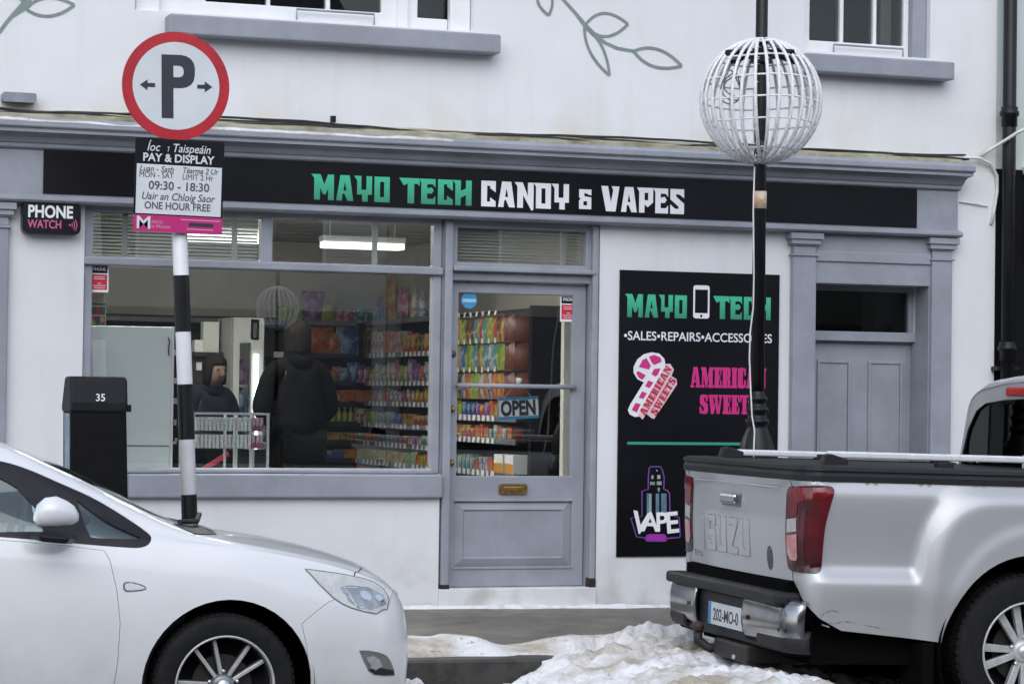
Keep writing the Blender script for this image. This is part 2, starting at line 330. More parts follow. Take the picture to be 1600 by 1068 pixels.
SL = {
 'I': (.50, [[(0, 0), (.5, 0), (.5, .12), (.43, .15), (.43, .85), (.5, .88), (.5, 1), (0, 1), (0, .88), (.07, .85), (.07, .15), (0, .12)]]),
 'E': (.64, [[(0, 0), (.64, 0), (.64, .36), (.56, .36), (.52, .13), (.43, .13), (.43, .44), (.47, .44), (.49, .36), (.54, .36), (.54, .66), (.49, .66), (.47, .56), (.43, .56), (.43, .87), (.52, .87), (.56, .66), (.64, .66), (.64, 1), (0, 1), (0, .88), (.07, .85), (.07, .15), (0, .12)]]),
 'A': (.84, [[(0, 0), (.30, 0), (.30, .11), (.25, .13), (.28, .26), (.46, .26), (.48, .13), (.42, .11), (.42, 0), (.84, 0), (.84, .11), (.79, .13), (.58, 1), (.24, 1), (.05, .13), (0, .11)], [(.31, .37), (.44, .37), (.375, .72)]]),
 'M': (1.04, [[(0, 0), (.28, 0), (.28, .12), (.21, .15), (.21, .64), (.38, 0), (.50, 0), (.66, .64), (.66, .15), (.60, .12), (.60, 0), (1.04, 0), (1.04, .12), (.97, .15), (.97, .85), (1.04, .88), (1.04, 1), (.70, 1), (.54, .46), (.40, 1), (0, 1), (0, .88), (.07, .85), (.07, .15), (0, .12)]]),
 'R': (.76, [[(0, 0), (.48, 0), (.48, .12), (.43, .14), (.43, .45), (.47, .42), (.49, .06), (.57, 0), (.76, 0), (.76, .10), (.71, .14), (.71, .38), (.64, .49), (.72, .59), (.72, .88), (.62, 1), (0, 1), (0, .88), (.07, .85), (.07, .15), (0, .12)], [(.425, .57), (.465, .60), (.465, .83), (.425, .87)]]),
 'C': (.68, [[(.12, 0), (.54, 0), (.68, .10), (.68, .40), (.56, .40), (.51, .15), (.43, .13), (.43, .87), (.51, .85), (.56, .62), (.68, .62), (.68, 1), (.60, .94), (.52, 1), (.12, 1), (0, .9), (0, .1)]]),
 'N': (.82, [[(0, 0), (.28, 0), (.28, .12), (.21, .15), (.21, .66), (.56, 0), (.75, 0), (.75, .85), (.82, .88), (.82, 1), (.52, 1), (.52, .88), (.60, .85), (.60, .50), (.34, 1), (0, 1), (0, .88), (.07, .85), (.07, .15), (0, .12)]]),
 'S': (.66, [[(0, 0), (.08, .05), (.16, 0), (.54, 0), (.66, .10), (.66, .46), (.56, .56), (.35, .67), (.35, .85), (.43, .87), (.51, .66), (.62, .66), (.62, 1), (.54, .95), (.48, 1), (.12, 1), (.02, .9), (.02, .56), (.12, .46), (.33, .35), (.33, .15), (.22, .13), (.10, .38), (0, .38)]]),
 'W': (1.08, [[(0, 1), (0, .88), (.05, .86), (.20, 0), (.43, 0), (.54, .46), (.65, 0), (.88, 0), (1.03, .86), (1.08, .88), (1.08, 1), (.82, 1), (.82, .88), (.88, .86), (.80, .36), (.70, .86), (.76, .88), (.76, 1)], [(.36, .86), (.43, .40), (.52, .62), (.47, .86)]]),
 'T': (.74, [[(.16, 0), (.58, 0), (.58, .12), (.52, .15), (.52, .86), (.60, .84), (.64, .62), (.74, .62), (.74, 1), (0, 1), (0, .62), (.10, .62), (.14, .84), (.22, .86), (.22, .15), (.16, .12)]]),
}
def block_text(s, x0, x1, z0, h, gap=.10, GL=GL):
    total = sum(GL[c][0] + gap if c != ' ' else .4 for c in s) - gap; k = (x1 - x0) / total; cs = []; x = 0
    for c in s:
        if c == ' ': x += .4; continue
        w, cc = GL[c]
        cs += [[(x0 + (x + px) * k, z0 + pz * h) for px, pz in q] for q in cc]; x += w + gap
    return flat(cs, 'lettering', .0015)
# ================================================================== SETTING
def gz_pave(x, y): return -.0 + .073 * y - .010 * (x - 4.5)          # pavement falls to the kerb and along the hill
KY = -1.85
def road_z(x, y): return -.312 + .006 * (x - 4.2)
xs = [-40 + 1.0 * i for i in range(101)]
mb = MB()
for i in range(len(xs) - 1):
    a, b = xs[i], xs[i + 1]
    mb.add([(a, .3, gz_pave(a, .3)), (b, .3, gz_pave(b, .3)), (b, KY + .15, gz_pave(b, KY + .15)), (a, KY + .15, gz_pave(a, KY + .15))], [(0, 3, 2, 1)])
tag(mb.build('pavement', M['pave'], smooth=False), kind='structure')
road = MB()
for i in range(len(xs) - 1):
    a, b = xs[i], xs[i + 1]
    road.add([(a, KY + .05, road_z(a, 0)), (b, KY + .05, road_z(b, 0)), (b, -120, road_z(b, 0)), (a, -120, road_z(a, 0))], [(0, 3, 2, 1)])
tag(road.build('road', M['road']), kind='structure')
kerb = bpy.data.objects.new('kerb', None); COL.objects.link(kerb); kerb['kind'] = 'structure'
for i in range(7):
    a = -1.4 + 1.8 * i; b = a + 1.793
    m_ = MB(); y0, y1 = KY - random.uniform(0, .006), KY + .15
    v = [(a, y0, -.55), (b, y0, -.55), (b, y1, -.55), (a, y1, -.55)] + [(p, q, gz_pave(p, q) + .004) for p, q in ((a, y0), (b, y0), (b, y1), (a, y1))]
    m_.add(v, [(0, 3, 2, 1), (4, 5, 6, 7), (0, 1, 5, 4), (1, 2, 6, 5), (2, 3, 7, 6), (3, 0, 4, 7)])
    m_.build('kerb_stone', M['kerb'], kerb, bevel=.012)
op = MB().box(-45, 60, -33, -27.5, -.6, -.16); tag(op.build('far_pavement', M['pave'], bevel=.02), kind='structure')

# ================================================================== SHOP BUILDING
shop = thing('shop_building', 'white rendered shop building with grey painted shopfront and upstairs windows', 'building', (5, 0, 0))
TX0, TX1 = 7.342, 8.202                                        # private door opening
HOLES = [(2.50, 5.82, .835, 2.445), (4.76, 5.82, -.2, 2.445), (TX0, TX1, -.3, 2.112), (2.78, 4.94, 3.64, 5.3), (7.26, 8.2, 3.655, 5.3)]
wl = holed(-6.0, 8.715, -.6, 6.2, HOLES, 0.0, .32)
wl.build('wall', M['wall'], shop, bevel=.006)
MB().box(-6, 8.715, .32, 7, 6.2, 6.35).build('roof', M['trimd'], shop)
MB().box(8.6, 8.715, .32, 7, -.6, 6.2).build('end_wall', M['wall'], shop)
MB().box(-6, -5.88, .32, 7, -.6, 6.2).build('end_wall', M['wall'], shop)
MB().box(-5.88, 8.6, 6.9, 7, -.6, 6.2).build('rear_wall', M['wall'], shop)

# cornice with mitred return on the right, run of stacked mouldings
def moulding(name, prof, x0, x1, m, bevel=0):
    mb = MB(); n = len(prof)
    for o, z in prof: mb.v += [(x0, 0, z), (x0, -o, z), (x1 + .25 * o, -o, z), (x1 + .25 * o, 0, z)]
    for i in range(n - 1):
        for j in range(3): mb.f.append((i * 4 + j, i * 4 + j + 1, i * 4 + j + 5, i * 4 + j + 4))
    mb.f += [(0, 1, 2, 3), tuple(4 * (n - 1) + k for k in (3, 2, 1, 0)), tuple(4 * i for i in range(n)) + tuple(4 * i + 3 for i in range(n - 1, -1, -1))]
    return mb.build(name, m, shop, bevel=bevel)
moulding('cornice', [(.075, 2.762), (.090, 2.772), (.090, 2.792), (.105, 2.797), (.112, 2.806), (.125, 2.826), (.150, 2.842), (.178, 2.848), (.200, 2.850), (.200, 2.872), (.215, 2.876), (.222, 2.884), (.222, 2.912), (.20, 2.932), (.0, 2.962)], -6.0, 8.378, M['trim'])
moulding('frieze', [(.06, 2.468), (.06, 2.762)], -6.0, 8.377, M['trim'], bevel=.004)
moulding('fascia_ledge', [(.064, 2.440), (.10, 2.444), (.115, 2.456), (.115, 2.472), (.095, 2.484), (.064, 2.494)], -6.0, 8.374, M['trim'])
# board on top of the cornice: old weathered flashing, mossy
M['moss'] = mat('mossy_flashing', (.42, .40, .30), .8, ns=9, col2=(.15, .15, .07), lo=.32, hi=.58, bump=.5, bs=40, stretch=(.5, 1, 1))
fl = MB(); fx = [1.2 + .09 * i for i in range(81)]
for i, x in enumerate(fx):
    j = .010 * noise.noise(Vector((x * 2.1, 0, 3))) + .006 * noise.noise(Vector((x * 9, 2, 3)))
    fl.v += [(x, -.002, 3.005 + j), (x, -.115 + j, 2.966 + j), (x, -.115 + j, 2.944)]
for i in range(len(fx) - 1):
    fl.f += [(3 * i, 3 * i + 1, 3 * i + 4, 3 * i + 3), (3 * i + 1, 3 * i + 2, 3 * i + 5, 3 * i + 4)]
fl.build('flashing', M['moss'], shop)

# wall piers, sills, stall riser
MB().box(2.78, 4.765, -.055, .05, .688, .835).build('window_sill', M['trim'], shop, bevel=.012)
MB().box(2.50, 2.785, -.055, .05, .688, .835).build('window_sill', M['trim'], shop, bevel=.012)
for x0, x1, z0, z1 in ((2.965, 5.08, 3.49, 3.61), (7.20, 8.313, 3.50, 3.62)):
    MB().box(x0, x1, -.14, .12, z0, z1).build('window_sill', M['trim'], shop, bevel=.010)

# display window: frame with transom and mullion
FY0, FY1 = .02, .10
dw = holed(2.50, 4.76, .835, 2.445, [(2.555, 4.705, .868, 2.082), (2.555, 3.592, 2.142, 2.41), (3.662, 4.705, 2.142, 2.41)], FY0, FY1).build('display_window', M['trim'], shop, bevel=.008)
MB().box(2.545, 4.715, .055, .061, .858, 2.092).build('pane', M['glass'], dw)
MB().box(2.545, 3.602, .055, .061, 2.132, 2.42).build('pane', M['glass'], dw)
MB().box(3.652, 4.715, .055, .061, 2.132, 2.42).build('pane', M['glass'], dw)
MB().box(2.50, 4.76, -.012, .02, 2.088, 2.136).build('transom_rail', M['trim'], dw, bevel=.008)
MB().box(2.556, 4.704, -.02, .02, .838, .862).build('bottom_bead', M['trim'], dw, bevel=.006)

# entrance: posts, fanlight and door
ef = holed(4.765, 5.815, .085, 2.445, [(4.828, 5.768, .085, 2.06), (4.868, 5.738, 2.175, 2.395)], .03, .14).build('entrance_frame', M['trim'], shop, bevel=.008)
MB().box(4.772, 4.826, -.015, .03, .12, 2.44).build('post', M['trim'], ef, bevel=.01)
MB().box(5.77, 5.812, -.015, .03, .12, 2.44).build('post', M['trim'], ef, bevel=.01)
MB().box(4.826, 5.79, -.025, .032, 2.118, 2.150).build('fanlight_ledge', M['trim'], ef, bevel=.008)
MB().box(4.86, 5.745, .08, .086, 2.168, 2.402).build('pane', M['glass'], ef)
M['rot'] = mat('rotten_wood', (.05, .038, .03), .9, ns=30, amt=.6, bump=.8, bs=60)
MB().box(4.766, 4.83, -.018, .05, .086, .145).build('rotten_foot', M['rot'], ef, bevel=.01)
MB().box(5.765, 5.818, -.018, .05, .086, .175).build('rotten_foot', M['rot'], ef, bevel=.01)
DY = .085
dr = holed(4.832, 5.764, .118, 2.056, [(4.896, 5.672, .822, 1.388), (4.896, 5.672, 1.404, 1.985), (4.885, 5.682, .238, .668)], DY, DY + .045).build('shop_door', M['trim'], shop, bevel=.006)
MB().box(4.890, 5.678, DY + .018, DY + .024, .816, 1.99).build('pane', M['glass'], dr)
MB().tube([(4.880, DY - .030, 1.396), (5.690, DY - .030, 1.396)], .015, 10).build('push_bar', M['trim'], dr, smooth=True)
pn = MB().box(4.884, 5.683, DY + .020, DY + .034, .237, .669)
pn.build('lower_panel', M['trim'], dr)
fld = MB(); a = (4.885, 5.682, .238, .668); b = (4.945, 5.622, .298, .608); c = (4.955, 5.612, .308, .598)
def ring(mb, o, yo, i, yi):
    n = len(mb.v); mb.v += [(o[0], yo, o[2]), (o[1], yo, o[2]), (o[1], yo, o[3]), (o[0], yo, o[3]), (i[0], yi, i[2]), (i[1], yi, i[2]), (i[1], yi, i[3]), (i[0], yi, i[3])]
    mb.f += [(n + k, n + (k + 1) % 4, n + 4 + (k + 1) % 4, n + 4 + k) for k in range(4)]
ring(fld, a, DY + .018, b, DY - .001); ring(fld, b, DY - .001, c, DY + .010)
n = len(fld.v); fld.f.append((n - 4, n - 3, n - 2, n - 1)); fld.build('raised_panel', M['trim'], dr)
bead = MB()
for z in (.668, .238): bead.box(4.88, 5.687, DY - .008, DY + .004, z - .008, z + .008)
bead.build('panel_bead', M['trim'], dr, bevel=.003)
lb = link('letterbox', flat([rrect(5.182, 5.372, .706, .772, .018)], 'letterbox', .014), M['brass'], dr, bevel=.004)
lb.location.y = 0; lb.data.transform(Matrix.Translation((0, DY - .014, 0)))
MB().box(5.212, 5.342, DY - .020, DY - .012, .724, .754).build('flap', M['brass'], lb, bevel=.004)
for z in (1.245, .905):
    MB().lathe([(0, -.030), (.012, -.030), (.017, -.018), (.012, -.006), (.022, 0), (.022, .003)], 14, (4.862, DY, z), 'y').build('door_knob', M['brass'], dr, smooth=True)
MB().lathe([(0, -.012), (.020, -.010), (.023, 0)], 14, (4.862, DY, 1.595), 'y').build('lock', mat('dull_lock', (.10, .08, .09), .5, metal=.4), dr, smooth=True)
MB().box(4.76, 5.82, -.02, .33, -.25, .115).build('door_step', M['wall'], shop, bevel=.006)

# private door with pilasters
for x0, x1 in ((7.173, 7.341), (8.203, 8.358), (1.55, 2.045)):
    p = MB().box(x0, x1, -.055, .004, -.3, 2.30).build('pilaster', M['trim'], shop, bevel=.008)
    cp = MB(); cx = (x0 + x1) / 2; hw = (x1 - x0) / 2
    for d, h0, h1 in ((.012, 2.285, 2.300), (-.004, 2.300, 2.352), (.008, 2.352, 2.362), (.022, 2.362, 2.395), (.036, 2.395, 2.437)):
        cp.box(cx - hw - d, cx + hw + d, -.055 - d, .004, h0, h1)
    cp.build('capital', M['trim'], p, bevel=.004)
sv = MB()
for s_ in (0, 1):
    pass
sur = holed(7.341, 8.203, -.3, 2.44, [(TX0 + .0, TX1, -.3, 2.112)], -.03, .02)
sur.build('door_surround', M['trim'], shop, bevel=.006)
MB().box(7.342, 8.202, -.045, -.029, 2.255, 2.325).build('surround_band', M['trim'], shop, bevel=.006)
sd_ = MB().box(TX0 + .001, TX1 - .001, .22, .26, -.3, 1.722)
for a_, b_ in ((TX0 + .0005, TX0 + .009), (TX1 - .009, TX1 - .0005)): MB().box(a_, b_, -.026, .158, -.3, 2.1115).build('door_jamb', M['trim'], shop)
for a_, b_, z_ in ((TX0 + .0005, TX0 + .009, 1.73), (TX1 - .009, TX1 - .0005, 1.73)): MB().box(a_, b_, .158, .218, -.3, z_).build('door_jamb', M['trim'], shop)
sdo = sd_.build('side_door', M['trim'], shop, bevel=.004)
for x0, x1 in ((7.485, 7.735), (7.868, 8.130)):
    fr = holed(x0, x1, .2, 1.605, [(x0 + .02, x1 - .02, .22, 1.585)], .205, .2205).build('panel_moulding', M['trim'], sdo, bevel=.004)
    MB().box(x0 + .022, x1 - .022, .214, .2195, .222, 1.583).build('door_panel', M['trim'], sdo, bevel=.003)
MB().box(8.165, 8.178, .212, .2195, -.3, 1.72).build('door_stile_bead', M['trim'], sdo)
fl2 = holed(TX0 + .001, TX1 - .001, 1.722, 2.111, [(7.38, 8.165, 1.80, 2.075)], .2, .26).build('fanlight', M['trim'], shop, bevel=.004)
MB().box(TX0 + .001, TX1 - .001, .16, .2, 1.735, 1.80).build('fanlight_sill', M['trim'], fl2, bevel=.005)
MB().box(7.37, 8.175, .225, .231, 1.79, 2.08).build('pane', M['glassd'], fl2)
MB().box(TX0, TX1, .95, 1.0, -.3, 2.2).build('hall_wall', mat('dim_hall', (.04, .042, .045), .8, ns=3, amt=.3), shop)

# upstairs windows: white sashes, reveal in grey
def sash(x0, x1, z0, panes, name='sash_window'):
    fr = holed(x0, x1, z0, 5.28, panes, .10, .16).build(name, M['white'], shop, bevel=.006)
    for h in panes:
        MB().box(h[0] - .006, h[1] + .006, .125, .131, h[2] - .006, h[3] + .006).build('pane', M['glassd'], fr)
    return fr
sash(2.945, 4.80, 3.64, [(3.235, 3.62, 3.735, 5.2), (3.644, 4.00, 3.735, 5.2), (4.028, 4.36, 3.735, 5.2), (4.60, 4.86, 3.72, 5.2), (3.03, 3.20, 3.735, 5.2)][:4])
MB().box(4.802, 4.938, .05, .12, 3.637, 5.29).build('window_reveal', M['white'], shop, bevel=.01)
MB().box(2.79, 2.943, .05, .12, 3.637, 5.29).build('window_reveal', M['white'], shop, bevel=.01)
MB().box(4.46, 4.53, .07, .105, 3.645, 5.28).build('sash_mullion', M['white'], shop, bevel=.006)
sash(7.262, 8.09, 3.66, [(7.345, 7.57, 3.742, 5.2), (7.598, 7.82, 3.742, 5.2), (7.846, 8.05, 3.742, 5.2)])
MB().box(8.092, 8.198, .05, .12, 3.657, 5.29).build('window_reveal', M['trim'], shop, bevel=.006)
def guard(x0, x1, z0, z1):
    g = MB().tube([(x0, .05, z0), (x0, .05, z1), (x1, .05, z1), (x1, .05, z0)], .008, 6)
    g.build('guard_rail', M['trim'], shop)
guard(3.80, 4.30, 3.636, 3.715); guard(7.50, 8.02, 3.656, 3.715)
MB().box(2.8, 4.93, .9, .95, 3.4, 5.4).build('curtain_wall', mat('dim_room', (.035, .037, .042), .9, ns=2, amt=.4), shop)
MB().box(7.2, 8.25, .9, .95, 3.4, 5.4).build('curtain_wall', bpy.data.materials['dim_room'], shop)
MB().box(7.98, 8.06, .3, .34, 3.7, 5.3).build('curtain', mat('pale_curtain', (.35, .34, .32), .9, ns=20, amt=.2, stretch=(8, 1, .3)), shop)

# cables along the flashing, clip box, loop at the right end
cb = MB()
for k in range(3):
    pts = []
    for i in range(70):
        x = 1.2 + (8.45 - 1.2) * i / 69
        sag = .012 * math.sin(x * (2.3 + k) + k * 2) + .010 * noise.noise(Vector((x * 3, k * 7, 1)))
        pts.append((x, -.05 - .025 * k, 2.998 - .014 * k + sag))
    cb.tube(pts, .006 + .002 * (k == 0), 5)
co = cb.build('cable', M['cable'], None, smooth=True)
tag(co, 'bundle of black cables lying along the mossy top of the grey cornice', 'cable')
wc = MB().tube([at(1505, 246, -.06), at(1530, 247, -.05), at(1548, 256, -.03), at(1558, 275, -.02), at(1558, 300, -.014), at(1553, 330, -.014), at(1549, 350, -.014)], .011, 8)
wco = tag(wc.build('cable', M['cablew'], None, smooth=True), 'white cable looping down off the cornice end beside the black drainpipe', 'cable')
MB().tube([at(1500, 315, -.012), at(1520, 318, -.012), at(1543, 322, -.012)], .006, 6).build('branch', M['cablew'], wco)
w2 = MB().tube([at(1530, 245, -.03), at(1550, 232, -.06), at(1570, 220, -.12), at(1590, 207, -.2), at(1606, 200, -.26)], .012, 8)
tag(w2.build('cable', M['cablew'], None, smooth=True), 'pale cable running up from cornice end across the drainpipe to the neighbour', 'cable')
jb = link('junction_box', flat([rrect(1.985, 2.185, 3.005, 3.062, .015)], 'junction_box', .09), M['trimd'], None, bevel=.01)
jb.data.transform(Matrix.Translation((0, -.095, .028)))
tag(jb, 'small grey box resting on the cornice flashing near the parking sign', 'junction box')
clip = MB().box(4.0, 4.03, -.07, -.04, 3.01, 3.05).build('cable_clip', M['black'], co)

# mural branches
def mural(strokes, leaves):
    cs = []
    for s_, w in strokes: cs.append(flat([ribbon(s_, w)], 'x', .0015))
    for a, b, bulge, w in leaves:
        a = Vector(a); b = Vector(b); d = b - a; nn = Vector((-d.y, d.x)).normalized(); m1 = (a + b) / 2
        up = bez(a, m1 + nn * bulge * 2 - d * .08, b, 14); dn = bez(b, m1 - nn * bulge * 2 - d * .08, a, 14)
        cs.append(flat([ribbon(up, w)], 'x', .0015)); cs.append(flat([ribbon(dn, w)], 'x', .0018))
    for i_, c_ in enumerate(cs): c_.transform(Matrix.Translation((0, -.0004 * i_, 0)))
    me = joined(cs, 'mural'); me.transform(Matrix.Translation((0, -.0035, 0)))
    return link('mural_branch', me, M['mural'], shop)
def fp(px, py): q = at(px, py); return (q.x, q.z)
mural([([fp(868, -14), fp(880, 0), fp(900, 22), fp(914, 40), fp(928, 54), fp(945, 67), fp(965, 76), fp(990, 80)], [.019, .020, .023, .03, .03, .022, .022, .020])],
      [(fp(914, 40), fp(981, 38), .075, .018), (fp(913, 42), fp(952, 118), .045, .018), (fp(990, 80), fp(1065, 103), .058, .018), (fp(846, -20), fp(857, 24), .05, .017)])
mural([([fp(-2, 52), fp(8, 38), fp(18, 26), fp(30, 16), fp(42, 6), fp(46, -12)], [.021, .021, .023, .04, .06, .03])],
      [(fp(40, 14), fp(116, 8), .055, .018), (fp(36, 2), fp(30, -40), .04, .018)])

# ------------------------------------------------------------------ fascia sign
sign = thing('shop_sign', 'long black fascia sign reading MAYO TECH CANDY & VAPES', 'shop sign', (5.1, -.07, 2.5))
MB().box(2.236, 8.075, -.070, -.0605, 2.500, 2.757).build('sign_board', M['board'], sign, bevel=.001)
ks = (15 - .0715) / 15
M['green'] = gradient_mat('green_fade_vinyl', (.035, .25, .15), (.055, .56, .31), 2.525, 2.69)
def sx_(px, py): q = at(px, py, -.0715); return q.x
place(block_text('MAYO', sx_(491, 285), sx_(609, 290), 2.527, .158), 'lettering', M['green'], sign, (0, -.0717, 0))
place(block_text('TECH', sx_(630, 290), sx_(737, 295), 2.527, .158), 'lettering', M['green'], sign, (0, -.0717, 0))
place(block_text('CANDY', sx_(752, 300), sx_(889, 305), 2.527, .162), 'lettering', M['whitevinyl'], sign, (0, -.0717, 0))
place(block_text('&', sx_(905, 300), sx_(924, 305), 2.535, .158), 'lettering', M['whitevinyl'], sign, (0, -.0717, 0))
place(block_text('VAPES', sx_(943, 300), sx_(1069, 310), 2.527, .162), 'lettering', M['whitevinyl'], sign, (0, -.0717, 0))

# ------------------------------------------------------------------ poster board
po = thing('poster_board', 'tall black board by the door advertising phones, sweets and vapes', 'poster board', (6.5, -.01, .3))
MB().box(5.958, 7.092, -.014, -.001, .308, 2.157).build('panel', M['board'], po, bevel=.001)
PY = -.0155
def pp(px, py): q = at(px, py, PY); return (q.x, q.z)
M['green2'] = gradient_mat('green_fade_poster', (.03, .20, .12), (.055, .50, .28), 1.82, 1.98)
def putblock(s, p0, p1, h, m):
    a = pp(*p0); b = pp(*p1); place(block_text(s, a[0], b[0], a[1], h), 'lettering', m, po, (0, PY, 0))
putblock('MAYO', (980, 495), (1073, 497), .150, M['green2']); putblock('TECH', (1119, 498), (1204, 500), .150, M['green2'])
a = pp(1083, 497); b = pp(1109, 446)
ph = link('phone_picture', flat([rrect(a[0], b[0], a[1], b[1], .018), rrect(a[0] + .012, b[0] - .012, a[1] + .035, b[1] - .028, .003), ellipse((a[0] + b[0]) / 2, a[1] + .016, .009, n=12)], 'phone_picture', .0015), M['whitevinyl'], po)
ph.data.transform(Matrix.Translation((0, PY, 0)))
def ptext(s, pxl, pxr, pybase, size, m, bold=.0, **k):
    me = text(s, size, bold, **k); a = pp(pxl, pybase); b = pp(pxr, pybase); fit_w(me, b[0] - a[0]); place(me, 'lettering', m, po, ((a[0] + b[0]) / 2, PY, (a[1] + b[1]) / 2 if False else pp((pxl + pxr) / 2, pybase)[1]))
ptext('\u2022SALES\u2022REPAIRS\u2022ACCESSORIES', 975, 1206, 533, .082, M['whitevinyl'], .010)
def slab(s, x0, x1, z0, h, m, name='lettering'):
    """fat slab-serif show lettering: heavy condensed glyphs with serif bars"""
    place(block_text(s, x0, x1, z0, h, .04, SL), name, m, po, (0, PY, 0))
a = pp(1079, 605); b = pp(1197, 607); slab('AMERICAN', a[0], b[0], a[1], .134, M['pink'])
a = pp(1093, 646); b = pp(1184, 648); slab('SWEETS', a[0], b[0], a[1], .125, M['pink'])
a = pp(980, 694); b = pp(1166, 694); MB().box(a[0], b[0], PY, PY + .0012, a[1], a[1] + .018).build('green_line', M['teal'], po)
# candy cane picture: white sticker outline, pink bands, two word plates
cc = pp(1018, 604); k = 1 / 243.0
def cpt(px, py): return pp(px, py)
body_out = [cpt(*p) for p in [(981, 640), (985, 631), (1006, 597), (996, 592), (990, 582), (990, 573), (996, 561), (1006, 553), (1018, 550), (1030, 552), (1038, 560), (1040, 570), (1036, 582), (1028, 596), (1004, 640), (1001, 650), (992, 651), (984, 647)]]
place(flat([body_out], 'cane_sticker', .0014), 'cane_sticker', M['whitevinyl'], po, (0, PY, 0))
word_out = [cpt(*p) for p in [(997, 648), (1041, 568), (1047, 568), (1053, 577), (1049, 587), (1057, 592), (1058, 600), (1022, 654), (1018, 653), (1010, 646), (1004, 655)]]
M['paleprint'] = mat('pale_pink_print', (.72, .55, .60), .4)
place(flat([word_out], 'word_plate', .0014), 'word_plate', M['paleprint'], po, (0, PY - .0012, 0))
bands = []
for q in ([(987, 640), (993, 629), (1001, 631), (995, 644)], [(998, 621), (1003, 611), (1011, 614), (1005, 623)], [(1008, 603), (1013, 594), (1021, 597), (1015, 606)], [(1018, 584), (1022, 576), (1032, 575), (1028, 585), (1024, 588)],
          [(994, 582), (997, 579), (1009, 586), (1004, 593), (998, 590)], [(998, 573), (1004, 562), (1010, 559), (1017, 571), (1014, 577)], [(1014, 557), (1022, 554), (1032, 558), (1034, 565), (1022, 570), (1018, 566)]):
    bands.append(flat([[cpt(*p) for p in q]], 'x', .0014))
place(joined(bands, 'cane_stripes'), 'cane_stripes', M['pink'], po, (0, PY - .0010, 0))
tilt = -math.atan2(cpt(1044, 572)[1] - cpt(1000, 648)[1], cpt(1044, 572)[0] - cpt(1000, 648)[0])
M['redprint'] = mat('red_print', (.50, .03, .07), .4)
me = block_text('AMERICAN', -.18, .18, 0, .050, .06, SL); q = cpt(1029, 613); place(me, 'lettering', M['redprint'], po, (q[0], PY - .0026, q[1]), rot=tilt)
me = block_text('SWEETS', -.135, .135, 0, .050, .06, SL); q = cpt(1041, 622); place(me, 'lettering', M['redprint'], po, (q[0], PY - .0026, q[1]), rot=tilt)
# vape picture
def vp_(px, py): return pp(965 + px / 7.118, 710 + py / 7.118)
out = [vp_(*p) for p in [(360, 125), (480, 125), (505, 170), (525, 250), (520, 380), (560, 390), (585, 430), (590, 670), (690, 690), (705, 900), (690, 925), (560, 935), (535, 965), (320, 965), (300, 930), (205, 915), (140, 700), (265, 680), (265, 400), (335, 380), (335, 250), (345, 150)]]
me = flat([out, inset(out, .009)], 'vape_outline', .0012); place(me, 'vape_outline', mat('neon_outline_print', (.20, .06, .30), .4, ns=6, col2=(.10, .06, .25)), po, (0, PY, 0))
bt = []
for q in ([(325, 430), (380, 430), (380, 670), (325, 670)], [(425, 430), (462, 430), (462, 670), (425, 670)], [(485, 430), (545, 430), (545, 670), (485, 670)]):
    bt.append(flat([[vp_(*p) for p in q]], 'x', .0012))
place(joined(bt, 'vape_bottle'), 'vape_bottle', M['bluegrey'], po, (0, PY, 0))
hl = []
for q in ([(350, 435), (372, 435), (372, 665), (350, 665)], [(375, 228), (398, 228), (398, 268), (375, 268)], [(440, 225), (475, 225), (475, 268), (440, 268)], [(362, 300), (415, 300), (415, 335), (362, 335)], [(435, 295), (488, 295), (488, 335), (435, 335)], [(445, 365), (468, 365), (468, 410), (445, 410)], [(430, 165), (445, 165), (445, 185), (430, 185)]):
    hl.append(flat([[vp_(*p) for p in q]], 'x', .0012))
place(joined(hl, 'vape_highlights'), 'vape_highlights', mat('grey_green_print', (.35, .42, .42), .4, ns=30, amt=.5), po, (0, PY - .001, 0))
for ch, px, py, sz, rt in (('V', 240, 868, .196, .16), ('A', 358, 846, .172, .03), ('P', 490, 846, .172, -.03), ('E', 612, 862, .190, -.10)):
    me = text(ch, sz, .022); q = vp_(px, py); place(me, 'lettering', M['whitevinyl'], po, (q[0], PY - .0012 - .0004 * (px % 7), q[1]), rot=rt)
a = vp_(310, 955); b = vp_(545, 880)
M['purplegrad'] = mat('purple_fade_print', (.33, .03, .36), .4)
place(flat([rrect(a[0], b[0], a[1], b[1], .025)], 'purple_pill', .0012), 'purple_pill', M['purplegrad'], po, (0, PY - .001, 0))

# ------------------------------------------------------------------ alarm box
al = link('alarm_box', flat([rrect(2.115, 2.460, 2.258, 2.446, .035)], 'alarm_box', .085), M['black'], None, bevel=.018, seg=3)
al.data.transform(Matrix.Translation((0, -.088, 0)))
tag(al, 'black alarm box reading PHONE WATCH on the white wall', 'alarm box')
q0, q1 = at(44, 338, -.0895), at(114, 341, -.0895)
me = text('PHONE', .100, .032); fit_w(me, q1.x - q0.x); place(me, 'lettering', M['whitevinyl'], al, ((q0.x + q1.x) / 2, -.0895, 2.356))
me = text('WATCH', .068, .018); fit_w(me, (q1.x - q0.x) * .75); place(me, 'lettering', mat('alarm_pink', (.55, .12, .26), .4), al, ((q0.x + q1.x) / 2 - .036, -.0895, 2.292))
sg = [flat([ellipse(2.375, 2.315, .006, n=10)], 'x', .0012)]
for i in range(3): sg.append(flat([ribbon(ellipse(2.372, 2.315, .018 + .014 * i, n=6, a0=-.6 - .1 * i, a1=.6 + .1 * i), .005)], 'x', .0012))
place(joined(sg, 'signal_mark'), 'signal_mark', bpy.data.materials['alarm_pink'], al, (0.02, -.0895, 0))

